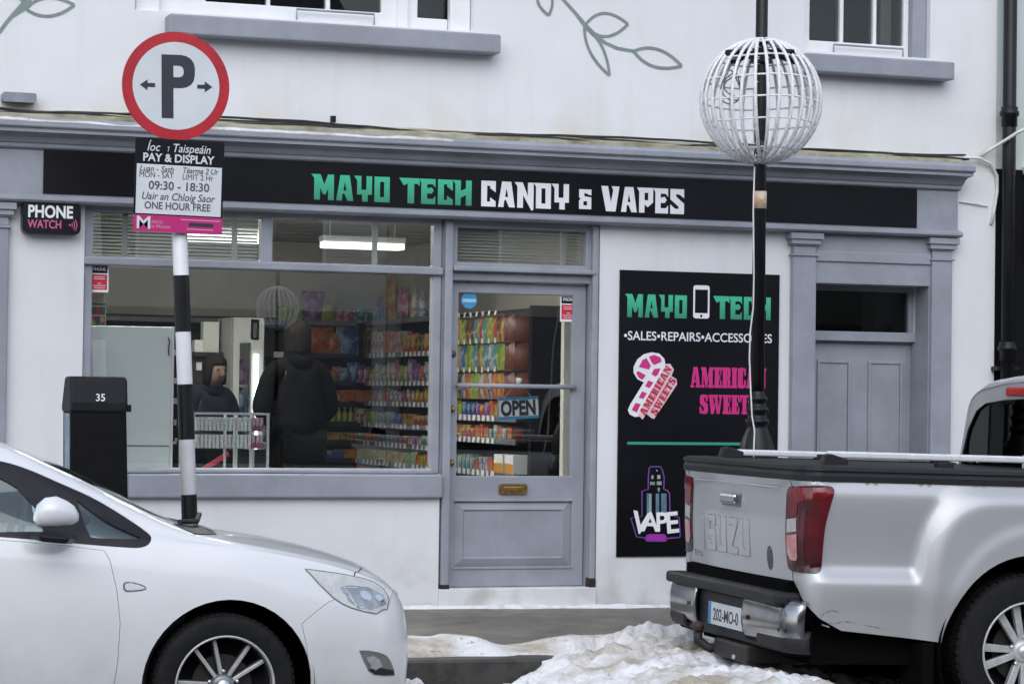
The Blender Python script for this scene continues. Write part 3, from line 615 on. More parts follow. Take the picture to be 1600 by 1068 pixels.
# stickers on panes
def sticker(px0, px1, py0, py1, y, parent):
    a = at(px0, py1, y); b = at(px1, py0, y); h = b.z - a.z; w = b.x - a.x
    st = MB().box(a.x, b.x, y, y + .0012, a.z, b.z).build('sticker', M['whitevinyl'], parent)
    s1 = MB().box(a.x + .08 * w, b.x - .08 * w, y - .0014, y - .0004, a.z + .68 * h, b.z - .07 * h)
    s2 = MB().box(a.x + .08 * w, b.x - .08 * w, y - .0014, y - .0004, a.z + .09 * h, a.z + .63 * h)
    return st, s1, s2, a, b, w, h
for px0, px1, py0, py1, y, par in ((140.5, 170, 413, 456, .0535, dw), (875, 901, 461, 502, DY + .0165, dr)):
    st, s1, s2, a, b, w, h = sticker(px0, px1, py0, py1, y, par)
    # prints live on the window / door as flat print of their own colour
    s1.build('sticker_print', M['board'], par); s2.build('sticker_print', mat('sticker_red', (.55, .02, .05), .4), par)
    me = text('PHONE', .030, .02); fit_w(me, w * .66); place(me, 'sticker_print', M['whitevinyl'], par, ((a.x + b.x) / 2, y - .0026, a.z + .77 * h))
    ln = MB()
    for zz, ww in ((.53, .6), (.46, .6), (.30, .2), (.22, .7), (.14, .6)): ln.box((a.x + b.x) / 2 - ww * w / 2, (a.x + b.x) / 2 + ww * w / 2, y - .0026, y - .0016, a.z + zz * h, a.z + (zz + .03) * h)
    ln.build('sticker_print', M['paleprint'], par)
q = at(733, 469, DY + .016)
bs = link('round_sticker', flat([ellipse(q.x, q.z, .052)], 'round_sticker', .0012), M['skyblue'], dr); bs.data.transform(Matrix.Translation((0, DY + .016, 0)))
MB().box(q.x - .045, q.x + .045, DY + .0145, DY + .0155, q.z - .012, q.z + .010).build('sticker_print', mat('pale_blue_print', (.35, .6, .8), .4), dr)

# hanging OPEN sign
os_ = thing('open_sign', 'blue and white OPEN sign hanging tilted behind the door glass', 'sign', (5.3, DY + .07, 1.2))
OY = DY + .06
a, b = at(778, 655, OY), at(842, 619, OY); cx, cz = (a.x + b.x) / 2, (a.z + b.z) / 2; w, h = b.x - a.x, .142
def rot2(pts, an, cx, cz): return [(cx + (x - cx) * math.cos(an) - (z - cz) * math.sin(an), cz + (x - cx) * math.sin(an) + (z - cz) * math.cos(an)) for x, z in pts]
an = .06
for nm, m_, w_, h_, y_ in (('sign_plate', M['skyblue'], w, h, OY), ('white_field', M['whitevinyl'], w * .97, h * .74, OY - .0015)):
    me = flat([rot2([(cx - w_ / 2, cz - h_ / 2), (cx + w_ / 2, cz - h_ / 2), (cx + w_ / 2, cz + h_ / 2), (cx - w_ / 2, cz + h_ / 2)], an, cx, cz)], nm, .0012 if nm != 'sign_plate' else .004)
    place(me, nm, m_, os_, (0, y_, 0))
me = text('OPEN', .130, .045); fit_w(me, w * .86); place(me, 'lettering', M['navy'], os_, (cx, OY - .003, cz - .044), rot=-an)
hk = at(809, 597, OY); MB().tube([(cx - .1, OY, cz + h / 2 - .01), (hk.x, OY, hk.z), (cx + .09, OY, cz + h / 2)], .0018, 5).build('string', M['cablew'], os_)
MB().lathe([(0, .04), (.018, .036), (.020, .02), (.010, .0)], 12, (hk.x, OY - .02, hk.z - .01), 'z').build('suction_hook', M['whitevinyl'], os_, smooth=True)

# ------------------------------------------------------------------ neighbouring building
nb = thing('neighbour_building', 'neighbouring building with pale green upper wall and black shopfront past the drainpipe', 'building', (10, 0, 0))
MB().box(8.72, 15, .02, .4, 2.93, 6.2).build('upper_wall', wallmat('pale_green_render', (.55, .62, .60)), nb, bevel=.004)
MB().box(8.72, 15, .012, .4, -.6, 2.93).build('shopfront', M['blackmatt'], nb, bevel=.004)
MB().box(8.93, 15, -.06, .02, 2.90, 2.955).build('ledge', M['white'], nb, bevel=.006)
for x0, x1 in ((9.0, 9.9), (10.0, 11.2)):
    MB().box(x0, x1, -.002, .016, .6, 2.15).build('shutter_panel', M['black'], nb, bevel=.006)
MB().box(8.95, 11.3, -.03, .014, 2.30, 2.34).build('moulding', M['black'], nb, bevel=.006)
MB().box(8.95, 9.25, -.03, .014, 2.36, 2.75).build('panel', M['black'], nb, bevel=.006)

# drainpipe
dp = thing('drain_pipe', 'tall black drainpipe running down the corner of the white building', 'drainpipe', (8.77, -.07, 0))
MB().tube([(8.772, -.075, -.15), (8.772, -.075, 6.1)], .046, 16).build('pipe', M['black'], dp, smooth=True)
for z in (3.30, 1.70):
    MB().lathe([(.046, -.09), (.054, -.088), (.054, -.02), (.066, -.012), (.068, .012), (.058, .022), (.058, .045), (.047, .05)], 18, (8.772, -.075, z), 'z').build('collar', M['black'], dp, smooth=True)
MB().box(8.69, 8.855, -.09, .0, 1.55, 1.58).build('bracket', M['black'], dp, bevel=.003)
# ================================================================== INSIDE THE SHOP
M['inwall'] = mat('inside_wall', (.62, .59, .51), .85, ns=1.5, amt=.12)
M['inceil'] = mat('inside_ceiling', (.50, .50, .47), .85, ns=2, amt=.08)
M['infloor'] = mat('shop_floor', (.13, .12, .11), .5, ns=6, amt=.4)
M['shelf'] = mat('black_shelving', (.018, .020, .024), .5, ns=8, amt=.3)
M['shelflip'] = mat('grey_shelf_edge', (.16, .165, .19), .4, ns=12, amt=.2)
M['tag'] = mat('white_price_tag', (.72, .72, .74), .5, ns=60, amt=.35, lo=.3, hi=.5)
BX0, SXF, BYF = 1.6, 5.72, 5.25              # side unit front face at x = SXF, back unit front at y = BYF
MB().box(BX0, 6.4, .33, 6.0, -.05, .03).build('shop_floor', M['infloor'], shop)
MB().box(BX0, 6.4, .33, 6.0, 2.62, 2.70).build('shop_ceiling', M['inceil'], shop)
MB().box(BX0, 6.4, 5.72, 5.80, .03, 2.62).build('back_wall', M['inwall'], shop)
MB().box(BX0 - .08, BX0, .33, 6.0, .03, 2.62).build('partition_wall', M['inwall'], shop)
MB().box(6.32, 6.4, .33, 6.0, .03, 2.62).build('partition_wall', M['inwall'], shop)
MB().box(3.05, 3.28, 5.0, 5.72, .03, 2.62).build('column', M['inwall'], shop)
MB().box(5.755, 6.3, .46, .52, .03, 1.83).build('door_return', mat('pale_return', (.72, .72, .68), .8, ns=3, amt=.1), shop)
M['lamp'] = mat('lamp_diffuser', (.95, 1.0, .97), .5, emit=1.7)
M['fillpanel'] = mat('added_fill_diffuser', (1.0, .97, .90), .5, emit=24)
for x in (2.2, 3.2, 4.1):  # fill panels added on the ceiling out of view to brighten the goods
    cl = thing('ceiling_or_added_fill_light', {2.2: 'added unseen fill light panel above the white cabinet', 3.2: 'added unseen fill light panel above the glass case', 4.1: 'added unseen fill light panel nearest the shop door'}[x], 'ceiling light', (x, 1.3, 2.6))
    MB().box(x - .32, x + .32, .95, 1.55, 2.585, 2.618).build('housing', M['white'], cl)
    MB().box(x - .30, x + .30, .97, 1.53, 2.578, 2.584).build('diffuser', M['fillpanel'], cl)
for (x, y) in ((3.89, 2.4), (5.05, 2.9), (4.4, 4.6)):
    cl = thing('ceiling_or_added_fill_light', {3.89: 'lit strip light on the shop ceiling seen through the left transom blind', 5.05: 'lit strip light seen through the right transom blind', 4.4: 'lit strip light at the back of the shop ceiling'}[x], 'ceiling light', (x, y, 2.6))
    lz = 2.62 if x == 4.4 else 2.50
    hs_ = MB().box(x - .32, x + .32, y - .06, y + .06, lz - .045, lz)
    for q in (-.25, .25): hs_.tube([(x + q, y, lz), (x + q, y, 2.62)], .006, 6)
    hs_.build('housing', M['white'], cl, bevel=.006)
    MB().box(x - .31, x + .31, y - .07, y + .07, lz - .09, lz - .046).build('diffuser', M['lamp'], cl, bevel=.008)

# venetian blinds behind the transom lights
M['slat'] = mat('blind_slat', (.52, .53, .51), .5, ns=4, amt=.15)
def blind(x0, x1, z0, z1, label, n, tilt, bands):
    b = thing('venetian_blind', label, 'blind', ((x0 + x1) / 2, .12, z1), group=None)
    w = .022; dy = math.cos(tilt) * w / 2; dz = math.sin(tilt) * w / 2; y = .125
    base = None
    for i in range(n):
        z = z0 + (z1 - z0) * (i + .5) / n
        if base is None:
            me = MB().add([(x0, y - dy, -dz), (x1, y - dy, -dz), (x1, y + dy, dz), (x0, y + dy, dz), (x0, y - dy, -dz + .0012), (x1, y - dy, -dz + .0012), (x1, y + dy, dz + .0012), (x0, y + dy, dz + .0012)],
                          [(0, 3, 2, 1), (4, 5, 6, 7), (0, 1, 5, 4), (1, 2, 6, 5), (2, 3, 7, 6), (3, 0, 4, 7)]).mesh('slat')
            me.materials.append(M['slat']); base = me
        o = bpy.data.objects.new('slat', base); COL.objects.link(o); o.location = (0, 0, z); attach(o, b)
    for x in bands: MB().box(x - .018, x + .018, .098, .102, z0, z1).build('ladder_tape', M['slat'], b)
    MB().box(x0, x1, .11, .15, z1, z1 + .02).build('head_rail', M['slat'], b)
blind(2.56, 3.59, 2.145, 2.425, 'grey venetian blind behind the left transom light', 13, .62, (2.76, 3.44))
blind(3.665, 4.70, 2.145, 2.425, 'mostly open venetian blind behind the right transom light', 13, .03, (4.34,))
blind(4.87, 5.735, 2.175, 2.40, 'grey venetian blind behind the fanlight over the shop door', 11, .62, (5.6,))

# --- shelving units
FAR = [1.93, 1.66, 1.43, 1.265, 1.09, .94, .79, .64, .44]
su = thing('shelf_unit', 'black shelving of sweets along the right wall behind the window', 'shelving', (SXF, 3.2, .03))
MB().box(SXF + .34, SXF + .38, 1.0, 5.65, .03, 1.97).build('back_panel', M['shelf'], su)
MB().box(SXF - .02, SXF + .38, .94, 1.0, .03, 1.95).build('end_panel', M['blackmatt'], su)
bu = thing('shelf_unit', 'black shelving of sweets along the back wall behind the person', 'shelving', (4.4, 5.4, .03))
MB().box(3.35, SXF + .34, 5.66, 5.70, .03, 1.97).build('back_panel', M['shelf'], bu)
MB().box(3.28, 3.35, BYF, 5.70, .03, 1.95).build('end_panel', M['shelf'], bu)
tagme = MB().box(-.022, .022, -.004, 0, -.018, .018).mesh('price_tag'); tagme.materials.append(M['tag'])
def add_tags(parent, pts, rz, sc=(1, 1, 1)):
    for p in pts:
        o = bpy.data.objects.new('price_tag', tagme); COL.objects.link(o); o.location = p; o.rotation_euler = (random.uniform(-.15, .1), 0, rz + random.uniform(-.05, .05)); o.scale = sc; attach(o, parent)
for i, z in enumerate(FAR):
    d = .0 if i < 4 else -.06 * (i - 3) * .6
    y0 = 2.9
    MB().box(SXF + d, SXF + .34, y0, 5.6, z - .022, z).build('shelf', M['shelf'], su)
    MB().box(SXF + d - .012, SXF + d - .002, y0, 5.1, z - .028, z + .012).build('shelf_lip', M['shelflip'], su)
    if 0 < i < 8: add_tags(su, [(SXF + d - .014, y, z - .008) for y in [2.98 + .115 * k for k in range(18)] if random.random() < .88], -math.pi / 2)
    d2 = .0 if i < 4 else -.05 * (i - 3)
    MB().box(3.36, SXF - .05, BYF + d2, 5.65, z - .022, z).build('shelf', M['shelf'], bu)
    MB().box(3.36, SXF - .05, BYF + d2 - .012, BYF + d2 - .002, z - .028, z + .010).build('shelf_lip', M['shelf'] if i else M['shelflip'], bu)
    if 0 < i < 8: add_tags(bu, [(x, BYF + d2 - .014, z - .010) for x in [3.75 + .21 * k for k in range(8)]], 0, (2.3, 1, 1.3))
NEAR = [1.185, 1.03, .80, .60]
for z in NEAR:
    MB().box(SXF - .10, SXF + .34, 1.0, 2.85, z - .022, z).build('shelf', M['shelf'], su)
    MB().box(SXF - .112, SXF - .102, 1.0, 2.85, z - .03, z + .010).build('shelf_lip', M['shelflip'], su)
    add_tags(su, [(SXF - .116, 1.45 + .105 * k, z - .010) for k in range(12)], -math.pi / 2, (1.3, 1, 1.1))
MB().box(SXF + .30, SXF + .335, 1.0, 2.85, 1.20, 1.95).build('peg_panel', M['shelf'], su)

# --- packets, boxes, bottles
PALS = [((.55, .03, .03), (.70, .55, .08)), ((.04, .10, .45), (.30, .50, .70)), ((.60, .42, .03), (.55, .08, .03)), ((.10, .32, .06), (.62, .62, .15)), ((.50, .05, .25), (.75, .45, .55)),
        ((.22, .05, .35), (.55, .25, .55)), ((.65, .22, .02), (.65, .05, .03)), ((.05, .30, .32), (.60, .65, .60)), ((.60, .58, .52), (.45, .06, .06)), ((.12, .06, .03), (.55, .35, .10)), ((.30, .45, .03), (.65, .62, .08)), ((.55, .55, .58), (.06, .12, .35))]
PM = []
for i, (a, b) in enumerate(PALS):
    a, b = [tuple(.70 * (v * .80 + .20 * sum(c_) / 3) for v in c_) for c_ in (a, b)]
    PM.append(mat('printed_pack', a, .32, ns=11 + i, col2=b, lo=.42, hi=.50, det=2))
PM_RED = len(PM)
PM.append(mat('red_bag_print', (.085, .010, .009), .45, ns=5, col2=(.13, .035, .012), lo=.3, hi=.6))
PM.append(mat('white_pack_print', (.70, .70, .70), .35, ns=40, col2=(.40, .42, .45), lo=.40, hi=.5)); PM.append(mat('pale_grey_pack_print', (.60, .62, .64), .35, ns=55, col2=(.75, .75, .76), lo=.4, hi=.5)); PM.append(mat('pale_pink_pack_print', (.68, .60, .62), .35, ns=50, col2=(.6, .3, .36), lo=.36, hi=.44))
def bag_mesh(w, h, t):
    mb = MB(); n = 6; m = 7
    for side in (-1, 1):
        base = len(mb.v)
        for j in range(m + 1):
            for i in range(n + 1):
                u = i / n; v = j / m; puff = (math.sin(math.pi * u) ** .6) * (math.sin(math.pi * min(max((v - .08) / .84, 0), 1)) ** .6)
                mb.v.append(((u - .5) * w * (1 - .04 * math.sin(v * math.pi)), side * t / 2 * puff - .001 * side, v * h))
        for j in range(m):
            for i in range(n):
                q = base + j * (n + 1) + i; mb.f.append((q, q + 1, q + n + 2, q + n + 1) if side < 0 else (q, q + n + 1, q + n + 2, q + 1))
    return mb.mesh('bag')
def box_mesh(w, h, t):
    return MB().box(-w / 2, w / 2, -t / 2, t / 2, 0, h).mesh('box')
def bottle_mesh(w, h, t):
    r = w / 2; return MB().lathe([(0, 0), (r * .9, 0), (r, .008), (r, h * .55), (r * .9, h * .64), (r * .42, h * .80), (r * .38, h * .9), (r * .48, h * .905), (r * .48, h), (0, h)], 10).mesh('bottle')
def tin_mesh(w, h, t):
    r = w / 2; return MB().lathe([(0, 0), (r * .92, 0), (r, .006), (r, h * .86), (r * .8, h * .94), (r * .8, h), (0, h)], 10).mesh('tub')
KIND = {'bag': (bag_mesh, 'sweet packet'), 'box': (box_mesh, 'sweet box'), 'bottle': (bottle_mesh, 'bottle'), 'tub': (tin_mesh, 'tub')}
protos = {}
def product(kind, dims, mi, loc, rz, label, group, tilt=0.0):
    k = (kind, dims, mi)
    if k not in protos:
        me = KIND[kind][0](*dims); me.materials.append(PM[mi]); me.polygons.foreach_set('use_smooth', [kind != 'box'] * len(me.polygons)); protos[k] = me
    o = bpy.data.objects.new({'bag': 'sweet_packet', 'box': 'sweet_box', 'bottle': 'drink_bottle', 'tub': 'sweet_tub'}[kind], protos[k]); COL.objects.link(o)
    o.location = loc; o.rotation_euler = (tilt, 0, rz + random.uniform(-.06, .06))
    return tag(o, label, KIND[kind][1], group)
RX = -math.pi / 2           # facing -x, on the side unit
ordn = ['topmost', 'second', 'third', 'fourth', 'fifth', 'sixth', 'seventh', 'eighth', 'ninth']
# back unit: top shelf of boxes, then rows
def back_item(kind, dims, mi, px, z, y, lab, grp): 
    q = at(px, 500, y); return product(kind, dims, mi, (q.x, y, z + .001), 0, lab, grp)
grp = 'packs on top of the back shelving'
for px, kd, dm, mi, lab in ((452, 'box', (.20, .13, .12), 10, 'green sweet box at the left end on top of the back shelving'), (489, 'bag', (.20, .26, .08), 5, 'tall purple packet standing on top of the back shelving'), (513, 'bag', (.16, .20, .07), 10, 'yellow green packet standing on top of the back shelving'),
                            (541, 'box', (.20, .10, .12), 4, 'low pink box on top of the back shelving'), (571, 'box', (.24, .12, .12), 7, 'pale green box on top of the back shelving near the corner')):
    back_item(kd, dm, mi, px, 1.93, BYF + .1, lab, grp)
row2 = 'packs on the second back shelf'
for px, kd, dm, mi, lab in ((494, 'bag', (.30, .25, .10), 6, 'large orange packet on the second shelf of the back wall'), (523, 'bag', (.13, .18, .07), 2, 'small amber packet beside the large orange packet'), (543, 'bag', (.20, .25, .08), 1, 'tall blue packet on the second shelf of the back wall'),
                            (590, 'box', (.22, .24, .15), 9, 'brown carton on the second back shelf by the corner'), (601, 'box', (.12, .13, .1), 2, 'small yellow box by the brown carton')):
    back_item(kd, dm, mi, px, 1.66, BYF + .08, lab, row2)
rowdefs = {2: [(500, 'tub', (.12, .09, .1), 10), (515, 'tub', (.16, .10, .1), 2), (528, 'bag', (.09, .13, .05), 4), (540, 'bag', (.16, .12, .06), 1), (553, 'bag', (.11, .17, .06), 1), (564, 'bag', (.09, .15, .05), 5), (573, 'bag', (.08, .13, .05), 4), (583, 'bag', (.1, .11, .05), 10)],
           3: [(520, 'box', (.12, .09, .1), 8), (534, 'box', (.15, .08, .1), 7), (556, 'box', (.30, .10, .12), 6), (585, 'tub', (.09, .1, .1), 10), (600, 'tub', (.09, .1, .1), 3)],
           4: [(514 + 9 * k, 'bottle', (.045, .13, .05), 10) for k in range(6)] + [(568, 'box', (.12, .12, .1), 8), (590, 'box', (.2, .08, .1), 11)],
           5: [(520 + 12 * k, 'box', (.12, .07, .1), random.choice([3, 6, 9, 2])) for k in range(7)],
           6: [(520, 'box', (.2, .07, .1), 1), (545, 'box', (.2, .08, .1), 2), (578, 'box', (.2, .08, .1), 0), (603, 'box', (.15, .08, .1), 3)],
           7: [(520, 'box', (.2, .07, .1), 0), (545, 'box', (.2, .07, .1), 0), (578, 'box', (.2, .08, .1), 9)]}
cname = ['red', 'blue', 'yellow', 'green', 'pink', 'purple', 'orange', 'teal', 'cream', 'brown', 'lime', 'grey', 'dark red', 'white', 'pale grey', 'pale pink']
kname = {'bag': 'packets', 'box': 'boxes', 'bottle': 'bottles', 'tub': 'tubs'}
for r, its in rowdefs.items():
    d2 = .0 if r < 4 else -.05 * (r - 3)
    for px, kd, dm, mi in its:
        back_item(kd, dm, mi, px, FAR[r], BYF + d2 + .05, f'{cname[mi]} printed {kname[kd][:-1] if kd != "box" else "box"} on the {ordn[r]} shelf of the back wall', f'{ordn[r]} back shelf packs')
# side unit, far half seen through the window
top = [('bag', (.26, .40, .13), 2, 4.75, 'big yellow packet standing highest on the corner of the top shelf'), ('bag', (.2, .27, .12), 4, 4.35, 'pink packet beside the big yellow packet on the top shelf'), ('bag', (.12, .22, .08), 1, 5.05, 'blue packet left of the big yellow packet on the top shelf'),
       ('bottle', (.09, .24, .08), 8, 4.05, 'pale bottle on the top side shelf beside the pink packet'), ('bottle', (.09, .22, .08), 11, 3.85, 'grey bottle on the top side shelf'), ('bag', (.14, .26, .08), 9, 3.6, 'brown packet on the top side shelf'), ('bag', (.16, .36, .1), 2, 3.3, 'yellow packet on the top side shelf next to the window frame')]
for kd, dm, mi, y, lab in top: product(kd, dm, mi, (SXF + .10, y, 1.931), RX, lab, 'packs on the top side shelf')
sidepal = {1: ([8, 8, 4, 0, 9, 0, 6], 'box', (.10, .17, .08)), 2: ([10, 11, 4, 8, 5, 0, 6, 0], 'bag', (.10, .17, .05)), 3: ([11, 11, 4, 8, 2, 0, 6], 'bag', (.10, .12, .05)), 4: ([10, 7, 1, 2, 0, 8], 'box', (.09, .09, .08)),
           5: ([0, 1, 5, 11, 7], 'box', (.10, .07, .08)), 6: ([10, 10, 2, 3, 10], 'box', (.10, .09, .08)), 7: ([0, 0, 3, 10, 6], 'box', (.10, .09, .08))}
for r, (pal, kd, dm) in sidepal.items():
    d = .0 if r < 4 else -.06 * (r - 3) * .6
    y = 5.0
    while y > 3.05:
        f = (5.0 - y) / 2.0; mi = pal[min(int(f * len(pal)), len(pal) - 1)] if random.random() < .7 else random.choice(pal)
        hh = dm[1] * random.uniform(.75, 1.1)
        product(kd, (dm[0], round(hh, 2), dm[2]), mi, (SXF + d + .06, y, FAR[r] + .001), RX, f'{cname[mi]} printed {"packet" if kd == "bag" else "box"} on the {ordn[r]} shelf of the right wall', f'{ordn[r]} side shelf packs')
        y -= dm[0] + random.uniform(.006, .03)
# near half seen through the door: hanging packets in three rows, then shelves
for r, (z, nm) in enumerate(((1.90, 'upper'), (1.705, 'middle'), (1.50, 'lower'))):
    pg = MB(); 
    for k in range(9): pg.tube([(SXF + .3, 1.2 + .17 * k, z), (SXF - .04, 1.2 + .17 * k, z + .01)], .003, 5)
    pg.build('peg_hooks', M['alu'], su)
    add_tags(su, [(SXF - .05, 1.62 + .14 * k, z + .018) for k in range(9)], RX, (.8, 1, 1.0))
    y = 1.08
    while y < 2.8:
        red = False
        if y < 1.2:
            for yy, xx, an_ in ((1.10, .05, -.45), (1.17, .01, -.6), (1.27, .03, -.55)):
                product('bag', (.26, .188, .075), 12, (SXF + xx, yy, z - .19), an_, f'large dark red packet at the near end of the {nm} peg row', f'large packets on the {nm} peg row', tilt=random.uniform(-.06, .06))
            y = 1.36; continue
        mi = 12 if red else random.choice([[7, 3, 10, 2, 0, 9], [3, 10, 11, 1, 2, 7], [9, 8, 11, 6, 2, 10]][r])
        for dpt in ((0,) if red else (0, .12)):
            product('bag', (.13, .185, .055), mi, (SXF + .0 + dpt, y, z - .19), RX, f'{cname[mi]} packet hanging on the {nm} peg row behind the door glass', f'packets hanging on the {nm} peg row', tilt=random.uniform(-.05, .05))
        y += random.uniform(.085, .115)
nr = {0: ([2, 10, 1, 5, 6, 0], .115), 1: ([3, 2, 0, 6, 7, 7], .10), 2: ([0, 3, 7, 11, 6, 9], .11)}
for r, (pal, hmax) in nr.items():
    y = 2.75
    while y > 1.1:
        f = (2.75 - y) / 1.65; mi = pal[min(int(f * 6), 5)] if random.random() < .75 else random.choice(pal)
        product('box', (.085, round(hmax * random.uniform(.7, 1), 2), .09), mi, (SXF - .05, y, NEAR[r] + .001), RX, f'{cname[mi]} sweet box on the {ordn[r]} shelf below the hanging packets', f'{ordn[r]} near shelf boxes')
        y -= .085 + random.uniform(.004, .02)
for y, lab in ((1.32, 'orange and white cereal box on the low shelf behind the door'), (1.10, 'second orange and white box at the end of the low shelf')):
    o = MB().box(SXF - .12, SXF + .02, y - .09, y + .09, .801, .93).build('cereal_box', M['white'], None, bevel=.002)
    MB().box(SXF - .1215, SXF - .119, y - .088, y + .088, .803, .87).build('printed_band', mat('amber_print', (.55, .26, .02), .4), o)
    tag(o, lab, 'box', 'orange and white boxes')

# --- left half: white cabinet back, picture card, counter, fridge, glass case
cb_ = thing('white_cabinet', 'plain white cabinet standing just inside the window on the left', 'cabinet', (2.9, .5, .03))
a, b = at(134, 742, .22), at(271, 511, .22)
M['palecab'] = mat('pale_cabinet', (.74, .80, .80), .45, ns=1.5, amt=.06)
MB().box(a.x, b.x, .22, .62, .03, b.z).build('carcass', M['palecab'], cb_, bevel=.006)
MB().box(b.x - .012, b.x + .004, .20, .62, .5, b.z + .002).build('edge_trim', M['white'], cb_, bevel=.003)
MB().box(a.x, b.x - .014, .215, .2195, .995, 1.0).build('seam', M['shelflip'], cb_)
sc_ = MB().tube([at(263, 527, .216), at(265, 535, .214), at(263, 545, .214), at(264, 556, .216)], .004, 5); sc_.build('scribble', M['cable'], cb_)
pc = thing('picture_card', 'card of small phone case pictures above the white cabinet', 'display card', (2.62, .16, 1.8))
a, b = at(141, 507, .16), at(166, 472, .16)
MB().box(a.x, b.x, .16, .166, a.z, b.z).build('card', mat('grey_card', (.42, .45, .48), .6), pc)
for i in range(3):
    for j in range(2):
        x = a.x + (b.x - a.x) * (.18 + .3 * i); z = a.z + (b.z - a.z) * (.2 + .42 * j)
        MB().box(x - .015, x + .015, .157, .1598, z - .024, z + .024).build('picture', M['ink'] if (i + j) % 2 else PM[0], pc)
MB().box(a.x, b.x, .157, .1598, b.z - .02, b.z - .005).build('picture', M['ink'], pc)
# counter run and dark backdrop at the left
ct = thing('counter', 'long dark counter with a grey top behind the glass case', 'counter', (3.4, 1.9, .03))
MB().box(2.4, 4.55, 2.55, 3.0, .03, .93).build('carcass', M['shelf'], ct)
MB().box(2.35, 4.6, 2.5, 3.05, .93, .97).build('top', M['shelflip'], ct, bevel=.006)
hd = MB().box(1.7, 2.75, 3.6, 3.9, 1.75, 1.96); tag(hd.build('wall_cupboard', mat('blue_grey_cupboard', (.20, .22, .25), .6, ns=2, amt=.1), None, bevel=.005), 'blue grey wall cupboard above the white cabinet', 'cupboard')
rk = thing('dark_rack', 'dark shelf rack holding printer boxes behind the cashier', 'rack', (3.3, 3.6, .03))
a, b = at(300, 640, 3.7), at(362, 557, 3.7)
MB().box(a.x, b.x, 3.7, 4.1, .03, b.z).build('carcass', M['shelf'], rk)
MB().box(a.x - .02, b.x + .02, 3.62, 4.1, b.z, b.z + .03).build('top', M['shelf'], rk)
for px0, px1, py0, py1, y, nm, m_, lab in ((304, 318, 531, 557, 3.66, 'paper_box', M['white'], 'small white box on the dark rack'), (317, 343, 503, 557, 3.68, 'paper_box', mat('printed_white_box', (.62, .64, .60), .5, ns=14, col2=(.25, .42, .38), lo=.3, hi=.42), 'tall white printed box on the dark rack'), (334, 351, 513, 555, 3.80, 'paper_box', PM[6], 'orange edged box behind the tall white box on the rack')):
    a2, b2 = at(px0, py1, y), at(px1, py0, y); tag(MB().box(a2.x, b2.x, y, y + .1, b.z + .03, b2.z).build(nm, m_, None, bevel=.003), lab, 'box', 'boxes on the dark rack')
for k in range(4):
    q = at(312 + 14 * k, 572, 3.66); tag(MB().box(q.x - .02, q.x + .02, 3.68, 3.70, q.z - .03, q.z + .03).build('hanging_pack', M['tag'], rk), None)
# drinks fridge
fg = thing('drinks_fridge', 'grey glass fronted drinks fridge with a bright strip light', 'fridge', (3.75, 3.4, .03))
a, b = at(362, 700, 3.3), at(413, 534, 3.3)
gx0, gx1, gz1 = a.x, b.x, b.z
holed(gx0, gx1, .03, gz1 + .18, [(gx0 + .05, gx1 - .10, .25, gz1 - .01)], 3.3, 3.36).build('door_frame', mat('fridge_grey', (.42, .43, .42), .5, ns=3, amt=.1), fg, bevel=.006)
MB().box(gx0, gx1, 3.8, 3.85, .03, gz1 + .18).build('back_panel', M['palecab'], fg)
MB().box(gx0 - .002, gx0 + .03, 3.362, 3.8, .03, gz1 + .18).build('side_panel', bpy.data.materials['fridge_grey'], fg)
MB().box(gx0 + .045, gx1 - .095, 3.32, 3.325, .24, gz1).build('glass_door', M['caseglass'], fg)
M['led'] = mat('led_strip', (.85, .97, 1.0), .5, emit=3.0)
q0, q1 = at(398, 738, 3.28), at(398, 553, 3.28); MB().box(q0.x - .014, q0.x + .014, 3.27, 3.295, q0.z, q1.z).build('strip_light', M['led'], fg)
for r in range(5):
    z = .55 + .21 * r
    MB().box(gx0 + .05, gx1 - .1, 3.40, 3.78, z - .012, z).build('shelf', M['alu'], fg)
    for k in range(3):
        product('bottle', (.07, .19, .07), [1, 11, 7, 1, 5][r], (gx0 + .10 + .085 * k, 3.47, z + .001), 0, f'bottle in the drinks fridge, {["lowest", "second lowest", "middle", "second highest", "highest"][r]} row', 'bottles in the drinks fridge')
a2, b2 = at(392, 525, 3.28), at(407, 498, 3.28); o = MB().box(a2.x, b2.x, 3.30, 3.33, gz1 + .01, b2.z).build('framed_picture', M['white'], None, bevel=.004); MB().box(a2.x + .02, b2.x - .02, 3.296, 3.2995, gz1 + .03, b2.z - .03).build('picture', M['ink'], o)
tag(o, 'small white framed picture above the drinks fridge', 'picture frame')
# glass display case
gc = thing('glass_case', 'glass display case of small packs standing in the window', 'display case', (3.4, .8, .03))
a, b = at(301, 742, .45), at(419, 645, .45); cx0, cx1, cz1 = a.x, b.x, b.z; cy0, cy1 = .45, .85
fr = MB()
for x in (cx0, cx1):
    for y in (cy0, cy1): fr.box(x - .008, x + .008, y - .008, y + .008, .6, cz1)
for y in (cy0, cy1): fr.box(cx0 + .008, cx1 - .008, y - .007, y + .007, cz1 - .013, cz1)
for x in (cx0, cx1): fr.box(x - .007, x + .007, cy0 + .008, cy1 - .008, cz1 - .013, cz1 - .001)
fr.build('frame', M['alu'], gc)
MB().box(cx0 - .02, cx1 + .02, cy0 - .02, cy1 + .02, .03, .60).build('base', M['palecab'], gc)
for px in (351.5, 368, 392):
    q = at(px, 700, .60); MB().box(q.x - .007 - .006 * (px == 368), q.x + .007 + .006 * (px == 368), .60, .612, .6, cz1 - .014).build('upright', M['white'], gc)
